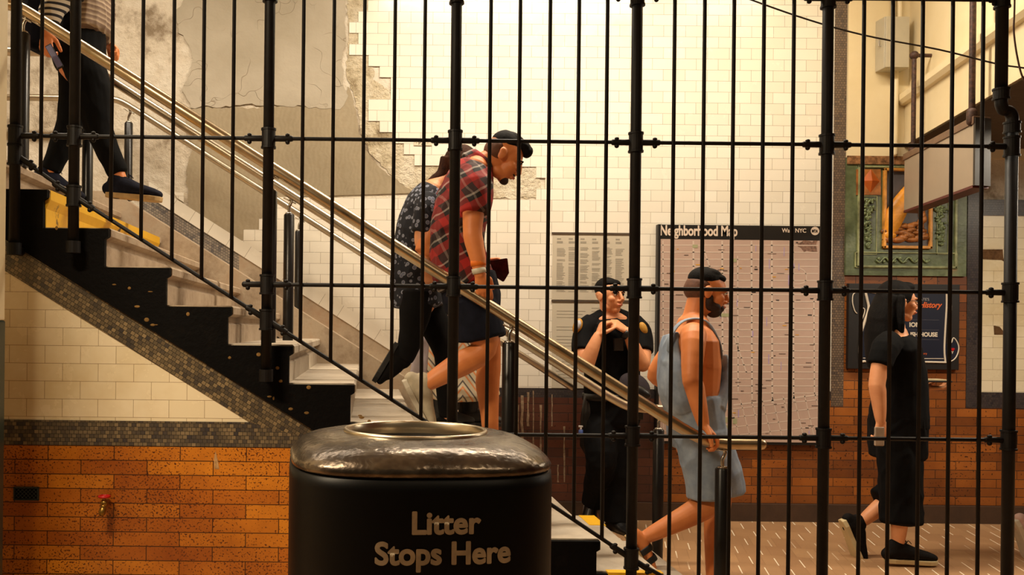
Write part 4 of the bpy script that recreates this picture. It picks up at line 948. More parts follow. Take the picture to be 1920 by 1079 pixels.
def shoe(who, ankle, toe_d, up, m, msole, L=0.27, w=0.048, laces=None, label=None, high=False):
    keep = CAPH[0]; CAPH[0] = 1.0
    a = Vector(ankle); d = Vector(toe_d).normalized(); u = Vector(up); u = (u - d*u.dot(d)).normalized(); sd = d.cross(u); t = 0.075
    bm = B()
    loft(bm, [a - d*0.058 - u*0.050, a - d*0.02 - u*0.030, a + d*0.04 - u*0.034, a + d*0.10 - u*0.046, a + d*(L-0.10) - u*0.054, a + d*(L-0.072) - u*0.058], [(w*0.72,0.036),(w*0.90,0.054),(w*0.95,0.050),(w,0.038),(w,0.027),(w*0.85,0.020)], sd, 16)
    loft(bm, [a - d*0.012 - u*0.06, a - d*0.016 + u*(0.035 if high else 0.0)], [(w*0.84,0.056),(w*0.86,0.052)], sd, 16)
    s_ = part('shoe', bm, m, who, 0.005, 2, label=label)
    bm = B(); n_ = 9; ring_t, ring_b = [], []
    out = [(-0.072,0.0),(-0.066,0.6),(-0.03,0.82),(0.04,0.85),(0.11,1.0),(L-0.11,1.08),(L-0.08,0.95),(L-0.055,0.55),(L-0.048,0.0)]
    path = [(x, y) for x, y in out] + [(x, -y) for x, y in out[-2:0:-1]]
    tv = [bm.verts.new(a + d*x + sd*y*w - u*(t-0.004)) for x, y in path]; bv = [bm.verts.new(a + d*x*0.99 + sd*y*w*0.97 - u*(t+0.022)) for x, y in path]
    bm.faces.new(tv); bm.faces.new(bv[::-1]); n_ = len(path)
    for i in range(n_): bm.faces.new((tv[i], tv[(i+1)%n_], bv[(i+1)%n_], bv[i]))
    so = obj('sole', bm, msole, s_); bev(so, 0.004)
    if laces:
        bm = B()
        for k in range(4):
            c0 = a + d*(0.045+k*0.020) + u*(0.010-k*0.009)
            tube(bm, [c0 - sd*0.022 - u*0.004, c0 + u*0.003, c0 + sd*0.022 - u*0.004], 0.003, 6, True)
        for q in (-1, 1): tube(bm, smoothpath([a + d*0.045 + u*0.012, a + d*0.045 + u*0.034 + sd*q*0.018, a + d*0.060 + u*0.018 + sd*q*0.022], 3), 0.0022, 6, True)
        obj('laces', bm, laces, s_, smooth=True)
    CAPH[0] = keep
    return s_
def person(label, loc, name='person', group=None):
    CAPH[0] = 1.0
    return thing(name, label, 'person', loc, group)
exec_ = None
# ---- the man in grey denim overalls -------------------------------------------------------------
Y = 4.60
def Q(x, y, dy=0.0, Yb=None): return P(x, y, (Yb or Y)+dy)
who = person('man in pale denim overalls stepping off the stairs with his hand on the rail', (P(1320,700,Y).x, Y, 0))
R = basis((1,-0.10,-0.20)); hc = Q(1324,549,0)
bm = B(); T = head(bm, hc, R, 1.0, 1.05)
limb(bm, [hc + Vector((-0.035,0,-0.03)), Q(1303,592), Q(1296,622)], [0.056,0.058,0.075])                       # neck
# torso: shoulders to pelvis, front-back radius first
limb(bm, [Q(1299,612), Q(1298,640), Q(1300,690), Q(1303,740), Q(1306,790), Q(1308,830)], [(0.075,0.13),(0.118,0.19),(0.128,0.175),(0.112,0.150),(0.118,0.162),(0.11,0.16)], (1,0,0), 20)
# near arm down to the rail
wr_ = Q(1319,797,-0.295)
limb(bm, [Q(1300,628,-0.17), Q(1300,645,-0.215), Q(1297,705,-0.265), Q(1303,730,-0.27), Q(1311,765,-0.285), wr_], [0.062,0.058,0.046,0.046,0.038,0.027])
hand(bm, wr_, (0.55,0.02,-0.62), (-0.65,0.0,-0.45), 0.75, 1.0, -1)
# far arm swung back
wl = Q(1268,735,0.30)
limb(bm, [Q(1290,625,0.16), Q(1272,640,0.21), Q(1231,698,0.27), Q(1240,712,0.285), wl], [0.060,0.056,0.047,0.046,0.028]); hand(bm, wl, (0.9,0.1,-0.35), (0,-1,0), 0.8, 1.0, 1)
# near leg trails, far leg carries the weight
limb(bm, [Q(1318,820,-0.09), Q(1328,880,-0.10), Q(1343,935,-0.10), Q(1300,962,-0.10), Q(1250,988,-0.10), Q(1214,1006,-0.10)], [0.085,0.082,0.058,0.060,0.046,0.034])
foot(bm, Q(1214,1006,-0.10), (0.50,0,-0.86), (0.86,0,0.5), 0.25, 0.043)
limb(bm, [Q(1318,820,0.09), Q(1338,880,0.10), Q(1350,935,0.10), Q(1341,980,0.10), Q(1338,1035,0.10), Q(1337,1085,0.10)], [0.085,0.082,0.058,0.056,0.044,0.034])
foot(bm, Q(1337,1085,0.10), (1,0,0.0), (0,0,1), 0.25, 0.043)
body = part('body', bm, M['skin_warm'], who, 0.0045, 3); eyes(T, R, 1.0, who)
bm = B(); ell(bm, T(0,-0.020,0.062), (0.073,0.084,0.066), R, 22); ell(bm, T(0,0.040,0.082), (0.052,0.042,0.024), R, 16); ell(bm, T(0,-0.005,0.100), (0.058,0.060,0.026), R, 16)
part('hair', bm, M['hair_black'], who, 0.005, 2, 0.001)
bm = B(); ell(bm, T(0,-0.042,0.008), (0.0785,0.072,0.066), R, 20); ell(bm, T(0,-0.03,0.03), (0.079,0.080,0.05), R, 20); part('hair_fade', bm, M['fade'], who, 0.005, 2, label='cropped faded hair at the sides')
bm = B(); ell(bm, T(0,0.056,-0.084), (0.042,0.038,0.034), R, 18); ell(bm, T(0,0.084,-0.066), (0.030,0.018,0.020), R, 14)
for sx in (-1,1): ell(bm, T(sx*0.042,0.034,-0.066), (0.022,0.044,0.026), R, 14); ell(bm, T(sx*0.055,0.010,-0.042), (0.016,0.020,0.034), R, 12)
part('beard', bm, M['beard'], who, 0.005, 1, 0.003)
n = NT('washed_denim', 0.85); v = n.coords(); f = n.noise(v, 7, 5, 0.6)
n.base(n.ramp(f, [(0.3, lin((112,128,150))), (0.55, lin((146,160,178))), (0.75, lin((178,186,194)))])); n.bump(n.noise(v, 220, 2), 0.3, 0.001); M['denim'] = n.m
bm = B()   # overalls: bib and back panel, seat, two legs
limb(bm, [Q(1300,745), Q(1303,775), Q(1306,810), Q(1308,835)], [(0.130,0.172),(0.135,0.178),(0.138,0.182),(0.12,0.172)], (1,0,0), 22)
limb(bm, [Q(1257,628,0.03), Q(1255,660,0.02), Q(1258,700,0.0), Q(1264,735,0.0), Q(1276,765,0.0)], [(0.020,0.11),(0.034,0.135),(0.050,0.155),(0.065,0.165),(0.07,0.16)], (1,0,0), 16)
limb(bm, [Q(1350,668,0.05), Q(1350,700,0.04), Q(1345,735,0.02), Q(1332,770,0.0)], [(0.014,0.09),(0.022,0.11),(0.034,0.135),(0.055,0.15)], (1,0,0), 16)
limb(bm, [Q(1312,815,-0.09), Q(1320,855,-0.10), Q(1326,900,-0.105), Q(1328,932,-0.105)], [(0.125,0.105),(0.120,0.105),(0.108,0.10),(0.104,0.098)], (1,0,0), 20)
limb(bm, [Q(1318,815,0.09), Q(1336,855,0.10), Q(1352,895,0.105), Q(1357,925,0.105)], [(0.120,0.105),(0.118,0.105),(0.110,0.10),(0.106,0.096)], (1,0,0), 20)
ov = part('overalls', bm, M['denim'], who, 0.006, 2, 0.008, seed=1)
for dy in (-0.095, 0.095):
    bm = B(); limb(bm, [Q(1345,672,dy*0.8), Q(1338,630,dy), Q(1316,602,dy), Q(1292,594,dy), Q(1272,606,dy), Q(1257,645,dy*0.8)], [(0.004,0.020)]*6, (0,0,1), 10)
    bmx = B()
    sp_ = smoothpath([Q(1352,672,dy*0.8), Q(1346,640,dy), Q(1326,606,dy), Q(1300,598,dy), Q(1274,607,dy), Q(1256,635,dy*0.9), Q(1254,660,dy*0.7)], 4)
    bm.free(); loft(bmx, sp_, [(0.026,0.006)]*len(sp_), (0,1,0), 10); obj('strap', bmx, M['denim'], ov, smooth=True)
M['sole_tan'] = simple('tan_sandal_sole', (190,160,110), 0.7, 0, 0.15, 20, 0.2); M['blk_rub'] = simple('black_rubber', (20,18,18), 0.6)
def sandal(a, d, u):
    a, d, u = Vector(a), Vector(d).normalized(), Vector(u).normalized(); sd = d.cross(u); bm = B()
    path = [(-0.06,0),(-0.05,0.6),(0.0,0.8),(0.06,0.75),(0.12,1.0),(0.17,1.0),(0.20,0.6),(0.212,0)]; path = path + [(x,-y) for x, y in path[-2:0:-1]]
    tv = [bm.verts.new(a + d*x + sd*y*0.046 - u*0.076) for x, y in path]; bv = [bm.verts.new(a + d*x + sd*y*0.046 - u*0.098) for x, y in path]
    bm.faces.new(tv); bm.faces.new(bv[::-1])
    for i in range(len(path)): j = (i+1) % len(path); bm.faces.new((tv[i], tv[j], bv[j], bv[i]))
    s_ = obj('sandal', bm, M['sole_tan'], who); bm = B()
    for q in (0.045, 0.10):
        pts_ = [a + d*q + sd*0.048 - u*0.075, a + d*q + sd*0.030 - u*0.012*(1+q*20*0.4), a + d*q - u*(0.002 + q*0.14), a + d*q - sd*0.030 - u*0.012*(1+q*20*0.4), a + d*q - sd*0.048 - u*0.075]
        loft(bm, smoothpath(pts_, 3), [(0.016,0.003)]*13, d, 8)
    obj('sandal_strap', bm, M['blk_rub'], s_, smooth=True)
sandal(Q(1214,1006,-0.10), (0.50,0,-0.86), (0.86,0,0.5)); sandal(Q(1337,1085,0.10), (1,0,0), (0,0,1))

# ---- the plaid-shirted man -----------------------------------------------------------------------
Y = 4.54
who = person('bent-over man in a red and black plaid shirt coming down the stairs', (P(870,500,Y).x, Y, 0))
R = basis((0.90,-0.08,-0.62), (0.62,0,0.9)); hc = Q(943,296)
bm = B(); T = head(bm, hc, R, 1.0, 1.0)
limb(bm, [hc + Vector((-0.04,0,-0.02)), Q(915,302), Q(893,318)], [0.055,0.056,0.07])
limb(bm, [Q(890,318), Q(876,350), Q(862,400), Q(858,450), Q(866,500), Q(878,545), Q(884,575)], [(0.07,0.12),(0.10,0.185),(0.115,0.17),(0.11,0.15),(0.115,0.158),(0.125,0.165),(0.11,0.15)], (1,0,0), 20)
wr_ = Q(899,514,-0.26)
limb(bm, [Q(888,340,-0.16), Q(890,360,-0.22), Q(886,430,-0.25), Q(889,455,-0.255), Q(896,485,-0.26), wr_], [0.062,0.058,0.046,0.045,0.038,0.027])
hand(bm, wr_, (0.28,0.05,-0.96), (0.0,0.75,-0.3), 0.42, 1.0, 1, 0.10)
wl = Q(905,492,0.22)
limb(bm, [Q(868,345,0.16), Q(848,365,0.23), Q(797,458,0.20), Q(806,468,0.20), Q(850,480,0.21), wl], [0.060,0.056,0.047,0.046,0.040,0.028]); hand(bm, wl, (0.98,0.0,0.1), (0,-0.3,-1), 0.9, 1.0, 1)
limb(bm, [Q(886,560,-0.09), Q(900,610,-0.10), Q(908,655,-0.10), Q(865,682,-0.10), Q(825,705,-0.10), Q(798,722,-0.10)], [0.09,0.086,0.060,0.064,0.050,0.036]); foot(bm, Q(798,722,-0.10), (0.35,0,-0.93), (0.93,0,0.35))
limb(bm, [Q(888,560,0.09), Q(905,620,0.10), Q(917,678,0.10), Q(914,720,0.10), Q(918,780,0.10), Q(921,850,0.10)], [0.09,0.086,0.060,0.062,0.046,0.035]); foot(bm, Q(921,850,0.10), (1,0,0), (0,0,1))
part('body', bm, M['skin_warm'], who, 0.0045, 3); eyes(T, R, 1.0, who)
bm = B(); ell(bm, T(0,-0.020,0.066), (0.072,0.082,0.066), R, 22); ell(bm, T(0,0.052,0.100), (0.046,0.042,0.034), R, 16); ell(bm, T(0,0.085,0.092), (0.036,0.024,0.030), R, 14); ell(bm, T(0,-0.0,0.112), (0.052,0.06,0.026), R, 16)
part('hair', bm, M['hair_black'], who, 0.005, 1, 0.004)
bm = B(); ell(bm, T(0,-0.040,0.012), (0.0785,0.072,0.070), R, 20); part('hair_fade', bm, M['fade'], who, 0.005, 2, label='cropped faded hair at the sides')
bm = B(); ell(bm, T(0,0.068,-0.092), (0.030,0.026,0.022), R, 16); ell(bm, T(0,0.094,-0.045), (0.022,0.012,0.006), R, 12); part('beard', bm, M['beard'], who, 0.005, 1, 0.001)
n = NT('red_black_plaid', 0.85); v = n.coords(rot=(0,0.5,0), swap=False); f = n.noise(v, 3, 2)
w1 = n.n('ShaderNodeSeparateXYZ'); dist = n.n('ShaderNodeVectorMath', operation='ADD'); nn_ = n.n('ShaderNodeTexNoise'); nn_.inputs['Scale'].default_value = 6; n.l(v, nn_.inputs['Vector'])
sc_ = n.n('ShaderNodeVectorMath', operation='SCALE'); n.l(nn_.outputs['Color'], sc_.inputs[0]); sc_.inputs['Scale'].default_value = 0.06; n.l(v, dist.inputs[0]); n.l(sc_.outputs[0], dist.inputs[1]); n.l(dist.outputs[0], w1.inputs[0])
fx = n.math('FRACT', n.math('MULTIPLY', w1.outputs[0], 9.0)); fz = n.math('FRACT', n.math('MULTIPLY', w1.outputs[2], 9.0))
cx_ = n.ramp(fx, [(0.0, lin((150,26,22))), (0.34, lin((22,18,20))), (0.62, lin((120,110,104))), (0.72, lin((22,18,20)))], True)
cz_ = n.ramp(fz, [(0.0, lin((168,32,26))), (0.40, lin((26,22,24))), (0.58, lin((170,160,150))), (0.66, lin((60,24,22)))], True)
n.base(n.mix(0.5, cx_, cz_)); M['plaid'] = n.m
bm = B()
limb(bm, [Q(893,316), Q(878,348), Q(863,400), Q(856,450), Q(862,495), Q(872,530)], [(0.09,0.15),(0.125,0.205),(0.135,0.195),(0.135,0.185),(0.14,0.19),(0.145,0.19)], (1,0,0), 22)
limb(bm, [Q(882,335,-0.13), Q(892,352,-0.21), Q(892,398,-0.24)], [0.078,0.080,0.072]); limb(bm, [Q(866,345,0.13), Q(846,368,0.225), Q(826,408,0.22)], [0.076,0.078,0.070])
limb(bm, [Q(908,300), Q(890,316)], [(0.066,0.072),(0.085,0.10)])
part('plaid_shirt', bm, M['plaid'], who, 0.006, 2, 0.010, seed=2)
M['navy'] = simple('navy_cloth', (22,24,36), 0.9, 0, 0.2, 20, 0.2)
bm = B(); limb(bm, [Q(876,520), Q(884,560), Q(886,585)], [(0.14,0.18),(0.145,0.185),(0.13,0.175)], (1,0,0), 20)
limb(bm, [Q(886,565,-0.09), Q(896,605,-0.10), Q(902,632,-0.10)], [(0.115,0.10)]*3, (1,0,0)); limb(bm, [Q(888,565,0.09), Q(901,605,0.10), Q(907,634,0.10)], [(0.115,0.10)]*3, (1,0,0))
part('shorts', bm, M['navy'], who, 0.006, 2, 0.006, seed=3)
M['off_white'] = simple('off_white_canvas', (196,184,160), 0.8, 0, 0.1, 20, 0.2); M['white_sole'] = simple('pale_rubber_sole', (206,196,176), 0.6, 0, 0.08, 20, 0)
shoe(who, Q(798,722,-0.10), (0.45,0,-0.89), (0.89,0,0.45), M['off_white'], M['white_sole']); shoe(who, Q(921,850,0.10), (1,0,0), (0,0,1), M['off_white'], M['white_sole'], laces=M['off_white'])
bm = B(); loft(bm, [Q(896,488,-0.26), Q(897,499,-0.26)], [0.036,0.036], (1,0,0), 18, False); obj('orange_wristband', bm, simple('orange_fabric', (236,120,20), 0.7), who, smooth=True)
bm = B(); loft(bm, [Q(897,503,-0.26), Q(899,513,-0.26)], [0.034,0.033], (1,0,0), 18, False); obj('pale_wristband', bm, simple('pale_fabric', (206,200,180), 0.7), who, smooth=True)
bm = B(); A = [Q(909,490,0.14), Q(952,484,0.10), Q(955,512,0.12), Q(945,529,0.2), Q(911,508,0.2)]
f_ = [bm.verts.new(a) for a in A]; g_ = [bm.verts.new(a + Vector((0,0.03,0))) for a in A]; bm.faces.new(f_); bm.faces.new(g_[::-1])
for i in range(5): bm.faces.new((f_[i], f_[(i+1)%5], g_[(i+1)%5], g_[i]))
o_ = obj('cloth_pouch', bm, simple('maroon_folded_cloth', (84,26,28), 0.8, 0, 0.5, 20, 0.4, 30, 0.01), None, 'small maroon folded cloth pouch held out by the man in plaid', 'pouch', loc=Q(930,508,0.15)); o_.name = 'cloth_pouch'; bev(o_, 0.006)

# ---- the woman in the floral top -------------------------------------------------------------------
Y = 4.90
who = person('woman in a dark blue floral top and black leggings walking behind the man in plaid', (P(785,480,Y).x, Y, 0))
R = basis((0.95,0.0,-0.45), (0.45,0,0.95)); hc = Q(866,318)
bm = B(); T = head(bm, hc, R, 0.95, 0.94)
limb(bm, [hc + Vector((-0.04,0,-0.03)), Q(838,340), Q(815,356)], [0.050,0.050,0.065])
limb(bm, [Q(813,358), Q(797,385), Q(783,430), Q(778,475), Q(782,520), Q(786,560)], [(0.06,0.09),(0.085,0.12),(0.095,0.115),(0.095,0.11),(0.11,0.13),(0.10,0.12)], (1,0,0), 20)
w_ = Q(800,500,-0.15); limb(bm, [Q(800,378,-0.12), Q(800,392,-0.14), Q(790,445,-0.15), Q(795,470,-0.155), w_], [0.050,0.047,0.038,0.036,0.024]); hand(bm, w_, (0.3,0,-0.95), (0,1,0), 0.5, 0.92, 1)
w_ = Q(840,470,0.13); limb(bm, [Q(805,378,0.11), Q(812,392,0.13), Q(822,440,0.13), Q(830,455,0.13), w_], [0.050,0.047,0.038,0.036,0.024]); hand(bm, w_, (1,0,0), (0,-1,0), 0.5, 0.92, 1)
limb(bm, [Q(782,550,-0.08), Q(778,590,-0.09), Q(772,622,-0.09), Q(766,650,-0.09), Q(757,680,-0.09)], [0.076,0.066,0.046,0.044,0.030]); foot(bm, Q(757,680,-0.09), (-0.50,0,-0.86), (0.86,0,-0.5), 0.17)
limb(bm, [Q(790,550,0.08), Q(815,610,0.09), Q(835,665,0.09), Q(836,720,0.09), Q(838,792,0.09)], [0.076,0.066,0.046,0.044,0.030]); foot(bm, Q(838,792,0.09), (1,0,0), (0,0,1), 0.23)
part('body', bm, M['skin_fair'], who, 0.0055, 3); eyes(T, R, 0.95, who)
bm = B(); ell(bm, T(0,-0.022,0.042), (0.083,0.096,0.088), R, 20); limb(bm, [T(0,-0.09,0.02), Q(832,328), Q(816,338), Q(806,347), Q(803,360)], [0.05,0.040,0.034,0.026,0.012]); part('hair', bm, M['hair_brown'], who, 0.006, 1, 0.006)
n = NT('navy_floral_print', 0.85); v = n.coords(); vo = n.n('ShaderNodeTexVoronoi'); vo.inputs['Scale'].default_value = 34; n.l(v, vo.inputs['Vector'])
n.base(n.ramp(vo.outputs['Distance'], [(0.0, lin((120,128,150))), (0.18, lin((86,92,116))), (0.34, lin((142,146,160))), (0.42, lin((18,20,32))), (1.0, lin((14,15,24)))])); M['floral'] = n.m
bm = B()
limb(bm, [Q(815,358), Q(798,385), Q(784,430), Q(778,475), Q(780,520), Q(783,555), Q(784,572)], [(0.08,0.11),(0.11,0.145),(0.12,0.14),(0.12,0.13),(0.14,0.15),(0.15,0.16),(0.145,0.16)], (1,0,0), 22)
limb(bm, [Q(802,378,-0.11), Q(800,393,-0.14), Q(792,435,-0.15)], [0.068,0.066,0.058]); limb(bm, [Q(805,378,0.11), Q(812,393,0.13), Q(820,430,0.13)], [0.068,0.066,0.058])
part('floral_top', bm, M['floral'], who, 0.006, 2, 0.006, seed=4)
M['black_cloth'] = simple('black_cloth', (15,13,13), 0.9, 0, 0.2, 20, 0.2)
bm = B(); limb(bm, [Q(782,550,-0.08), Q(778,590,-0.09), Q(772,622,-0.09), Q(766,650,-0.09), Q(758,676,-0.09)], [0.095,0.084,0.066,0.060,0.044]); limb(bm, [Q(790,550,0.08), Q(815,610,0.09), Q(835,665,0.09), Q(836,720,0.09), Q(838,782,0.09)], [0.095,0.084,0.062,0.058,0.042]); part('leggings', bm, M['black_cloth'], who, 0.007, 2, 0.002)
shoe(who, Q(757,680,-0.09), (-0.50,0,-0.86), (0.86,0,-0.50), M['black_cloth'], M['blk_rub'], 0.22, 0.043); shoe(who, Q(838,792,0.09), (1,0,0), (0,0,1), M['black_cloth'], M['blk_rub'], 0.25, 0.043)

# ---- the woman in the zigzag skirt, almost hidden behind the man in plaid --------------------------
Y = 5.56
who = person('woman in a long pale zigzag-striped skirt and black boots, hidden above the waist', (P(862,600,Y).x, Y, 0))
R = basis((0.96,0,-0.28), (0.28,0,0.96)); hc = Q(886,352)
bm = B(); T = head(bm, hc, R, 0.95, 0.94)
limb(bm, [hc + Vector((-0.03,0,-0.03)), Q(876,385), Q(868,402)], [0.050,0.050,0.065])
limb(bm, [Q(868,402), Q(862,430), Q(858,475), Q(856,520), Q(858,565), Q(860,600)], [(0.065,0.11),(0.09,0.165),(0.10,0.155),(0.095,0.13),(0.12,0.165),(0.10,0.15)], (1,0,0), 20)
for dy, q in ((-0.17, 1), (0.17, 1)):
    w_ = Q(868,545,dy*1.25); limb(bm, [Q(862,418,dy*0.85), Q(862,432,dy*1.1), Q(856,490,dy*1.2), Q(860,515,dy*1.25), w_], [0.050,0.047,0.038,0.036,0.024]); hand(bm, w_, (0.2,0,-1), (0,-dy,0), 0.5, 0.92, 1 if dy < 0 else -1)
for dy, x1 in ((-0.09, 826), (0.09, 880)):
    limb(bm, [Q(860,590,dy), Q((860+x1)/2+12,660,dy), Q(x1,710,dy), Q(x1,770,dy)], [0.08,0.06,0.05,0.036]); foot(bm, Q(x1,770,dy), (1,0,0), (0,0,1), 0.23)
part('body', bm, M['skin_fair'], who, 0.0065, 3); eyes(T, R, 0.95, who)
bm = B(); ell(bm, T(0,-0.022,0.042), (0.083,0.096,0.088), R, 20); limb(bm, [T(0,-0.08,0.0), T(0,-0.10,-0.08), T(0,-0.08,-0.18)], [0.055,0.05,0.02]); part('hair', bm, M['hair_brown'], who, 0.006, 1, 0.006)
M['red_cloth'] = simple('deep_red_cloth', (140,18,20), 0.85, 0, 0.3, 14, 0.3)
bm = B(); limb(bm, [Q(868,402), Q(862,430), Q(858,475), Q(856,520), Q(858,560)], [(0.08,0.13),(0.11,0.18),(0.115,0.17),(0.11,0.15),(0.13,0.18)], (1,0,0), 20)
for dy in (-0.17, 0.17): limb(bm, [Q(862,418,dy*0.85), Q(862,432,dy*1.1), Q(857,480,dy*1.2)], [0.064,0.06,0.052])
part('red_top', bm, M['red_cloth'], who, 0.007, 2, 0.006)
bm = B(); limb(bm, [Q(826,508,-0.42), Q(822,535,-0.44), Q(826,565,-0.45), Q(836,592,-0.45)], [(0.040,0.012),(0.050,0.016),(0.046,0.014),(0.026,0.008)], (1,0,0), 14); part('hanging_scarf', bm, M['red_cloth'], who, 0.005, 2, 0.006)
n = NT('zigzag_striped_cloth', 0.85); v = n.coords(); sp3 = n.n('ShaderNodeSeparateXYZ'); n.l(v, sp3.inputs[0])
tri = n.math('ABSOLUTE', n.math('SUBTRACT', n.math('FRACT', n.math('MULTIPLY', sp3.outputs[0], 4.4)), 0.5))
ph = n.math('FRACT', n.math('MULTIPLY', n.math('SUBTRACT', sp3.outputs[2], n.math('MULTIPLY', tri, 0.30)), 11.5))
n.base(n.ramp(ph, [(0.0, lin((206,190,160))), (0.30, lin((222,142,86))), (0.48, lin((206,190,160))), (0.72, lin((96,86,80))), (0.88, lin((206,190,160)))], True)); M['zig'] = n.m
bm = B(); limb(bm, [Q(858,545), Q(860,590), Q(862,650), Q(864,700), Q(866,742)], [(0.12,0.165),(0.15,0.19),(0.185,0.20),(0.215,0.21),(0.235,0.22)], (1,0,0), 26); part('zigzag_skirt', bm, M['zig'], who, 0.006, 1, 0.008, seed=6)
bm = B(); limb(bm, [Q(800,590,-0.16), Q(792,640,-0.16), Q(786,690,-0.14), Q(782,722,-0.12)], [(0.030,0.02),(0.048,0.03),(0.050,0.03),(0.046,0.025)], (1,0,0), 16); part('skirt_lining', bm, simple('pale_lavender_cloth', (176,164,168), 0.85, 0, 0.08, 12, 0.2), who, 0.006, 2, 0.006, label='pale lavender lining panel')
for dy, x1 in ((-0.09, 826), (0.09, 880)):
    s_ = shoe(who, Q(x1,770,dy), (1,0,0), (0,0,1), M['blk_rub'], M['blk_rub'], 0.26, 0.046, high=True)
    bm = B(); limb(bm, [Q(x1,772,dy), Q(x1,740,dy), Q(x1,700,dy)], [0.052,0.058,0.06]); part('boot_shaft', bm, M['blk_rub'], s_, 0.006, 1)
# ---- the officer leaning on the wall -----------------------------------------------------------------
Y = 5.96
who = person('police officer in black uniform leaning on the wall, gripping his collar', (P(1148,760,Y).x, Y, 0))
R = basis((0.50,-0.86,-0.02)); hc = P(1143,556,Y-0.02)
bm = B(); T = head(bm, hc, R, 1.0, 1.06)
limb(bm, [hc + Vector((0,0.03,-0.03)), P(1143,590,Y), P(1145,612,Y)], [0.058,0.060,0.08])
limb(bm, [P(1146,606,Y), P(1147,630,Y), P(1147,665,Y), P(1147,705,Y), P(1147,745,Y), P(1147,775,Y)], [(0.13,0.08),(0.20,0.115),(0.185,0.125),(0.155,0.120),(0.165,0.12),(0.15,0.12)], (1,0,0), 20)
# arms folded up to the collar
w1_ = P(1121,630,Y-0.19); limb(bm, [P(1098,618,Y-0.02), P(1092,632,Y-0.04), P(1095,682,Y-0.14), P(1101,678,Y-0.17), P(1112,652,Y-0.19), w1_], [0.068,0.064,0.052,0.052,0.042,0.029])
hand(bm, w1_, (0.42,0.10,0.88), (0.9,0.3,-0.35), 0.95, 1.05, -1)
w2_ = P(1176,622,Y-0.19); limb(bm, [P(1197,618,Y-0.02), P(1203,632,Y-0.04), P(1204,680,Y-0.12), P(1200,678,Y-0.15), P(1188,650,Y-0.18), w2_], [0.068,0.064,0.052,0.052,0.042,0.029])
hand(bm, w2_, (-0.80,0.05,0.55), (-0.3,0.6,-0.6), 0.75, 1.05, -1)
limb(bm, [P(1162,765,Y), P(1162,810,Y), P(1160,870,Y-0.02), P(1157,925,Y), P(1154,978,Y-0.02)], [0.10,0.09,0.064,0.060,0.040]); foot(bm, P(1154,976,Y-0.02), (0.35,-0.9,0), (0,0,1))
limb(bm, [P(1132,765,Y), P(1128,810,Y-0.04), P(1128,868,Y-0.10), P(1118,912,Y+0.05), P(1110,945,Y+0.14)], [0.10,0.09,0.064,0.058,0.040]); foot(bm, P(1110,945,Y+0.14), (0.2,-0.6,-0.75), (0,-0.75,0.6))
part('body', bm, M['skin_fair'], who, 0.0045, 3); eyes(T, R, 1.0, who)
bm = B(); ell(bm, T(0,-0.026,0.052), (0.077,0.086,0.074), R, 22); ell(bm, T(0,0.014,0.084), (0.062,0.056,0.030), R, 16)
for sx in (-1,1): ell(bm, T(sx*0.070,-0.006,0.028), (0.010,0.022,0.034), R, 12)
part('hair', bm, M['hair_black'], who, 0.005, 2, 0.001)
M['uniform'] = simple('black_uniform_cloth', (9,9,11), 0.8, 0, 0.25, 14, 0.25, 90, 0.002)
bm = B()
limb(bm, [P(1146,604,Y+0.01), P(1147,628,Y), P(1147,665,Y), P(1147,700,Y), P(1147,730,Y), P(1147,742,Y)], [(0.145,0.090),(0.200,0.125),(0.200,0.145),(0.178,0.145),(0.178,0.145),(0.175,0.142)], (1,0,0), 24)
limb(bm, [P(1112,604,Y), P(1098,618,Y-0.02), P(1093,636,Y-0.05), P(1092,660,Y-0.10)], [0.062,0.074,0.072,0.066]); limb(bm, [P(1184,604,Y), P(1197,618,Y-0.02), P(1202,636,Y-0.04), P(1205,660,Y-0.09)], [0.062,0.074,0.072,0.066])
limb(bm, [P(1100,606,Y), P(1128,596,Y+0.01), P(1147,590,Y+0.02), P(1166,596,Y+0.01), P(1194,606,Y)], [0.04,0.052,0.056,0.052,0.04], (0,1,0))
ell(bm, P(1145,607,Y-0.015), (0.105,0.088,0.045))
limb(bm, [P(1128,596,Y+0.02), P(1122,607,Y-0.03), P(1134,617,Y-0.11)], [(0.03,0.012),(0.034,0.012),(0.026,0.010)], (0,1,0.3)); limb(bm, [P(1160,596,Y+0.02), P(1166,607,Y-0.03), P(1154,617,Y-0.11)], [(0.03,0.012),(0.034,0.012),(0.026,0.010)], (0,1,0.3))
sh = part('uniform_shirt', bm, M['uniform'], who, 0.006, 2, 0.007, seed=8)
bm = B(); ell(bm, P(1083,612,Y-0.075), (0.030,0.030,0.052), Matrix.Rotation(0.35,3,'Y'), 16); obj('shoulder_patch', bm, simple('patch_gold', (206,150,54), 0.6, 0, 0.1, 30, 0), sh, smooth=True)
bm = B(); ell(bm, P(1083,611,Y-0.084), (0.023,0.026,0.040), Matrix.Rotation(0.35,3,'Y'), 16); obj('patch_emblem', bm, simple('patch_pale_blue', (196,198,206), 0.6, 0, 0.3, 70, 0), sh, smooth=True)
bm = B(); ell(bm, P(1206,617,Y-0.085), (0.026,0.026,0.046), Matrix.Rotation(-0.35,3,'Y'), 16); obj('shoulder_patch', bm, simple('patch_gold_far', (190,140,50), 0.6, 0, 0.1, 30, 0), sh, smooth=True)
p = P(1160,645,Y-0.158); bm = B(); box(bm, p.x-0.030, p.x+0.030, p.y-0.012, p.y+0.03, p.z-0.045, p.z+0.035); bev(obj('body_camera', bm, simple('dark_grey_plastic', (40,40,42), 0.4), sh), 0.005)
bm = B(); limb(bm, [P(1147,744,Y), P(1148,790,Y), P(1148,800,Y)], [(0.18,0.145),(0.175,0.14),(0.15,0.12)], (1,0,0), 22)
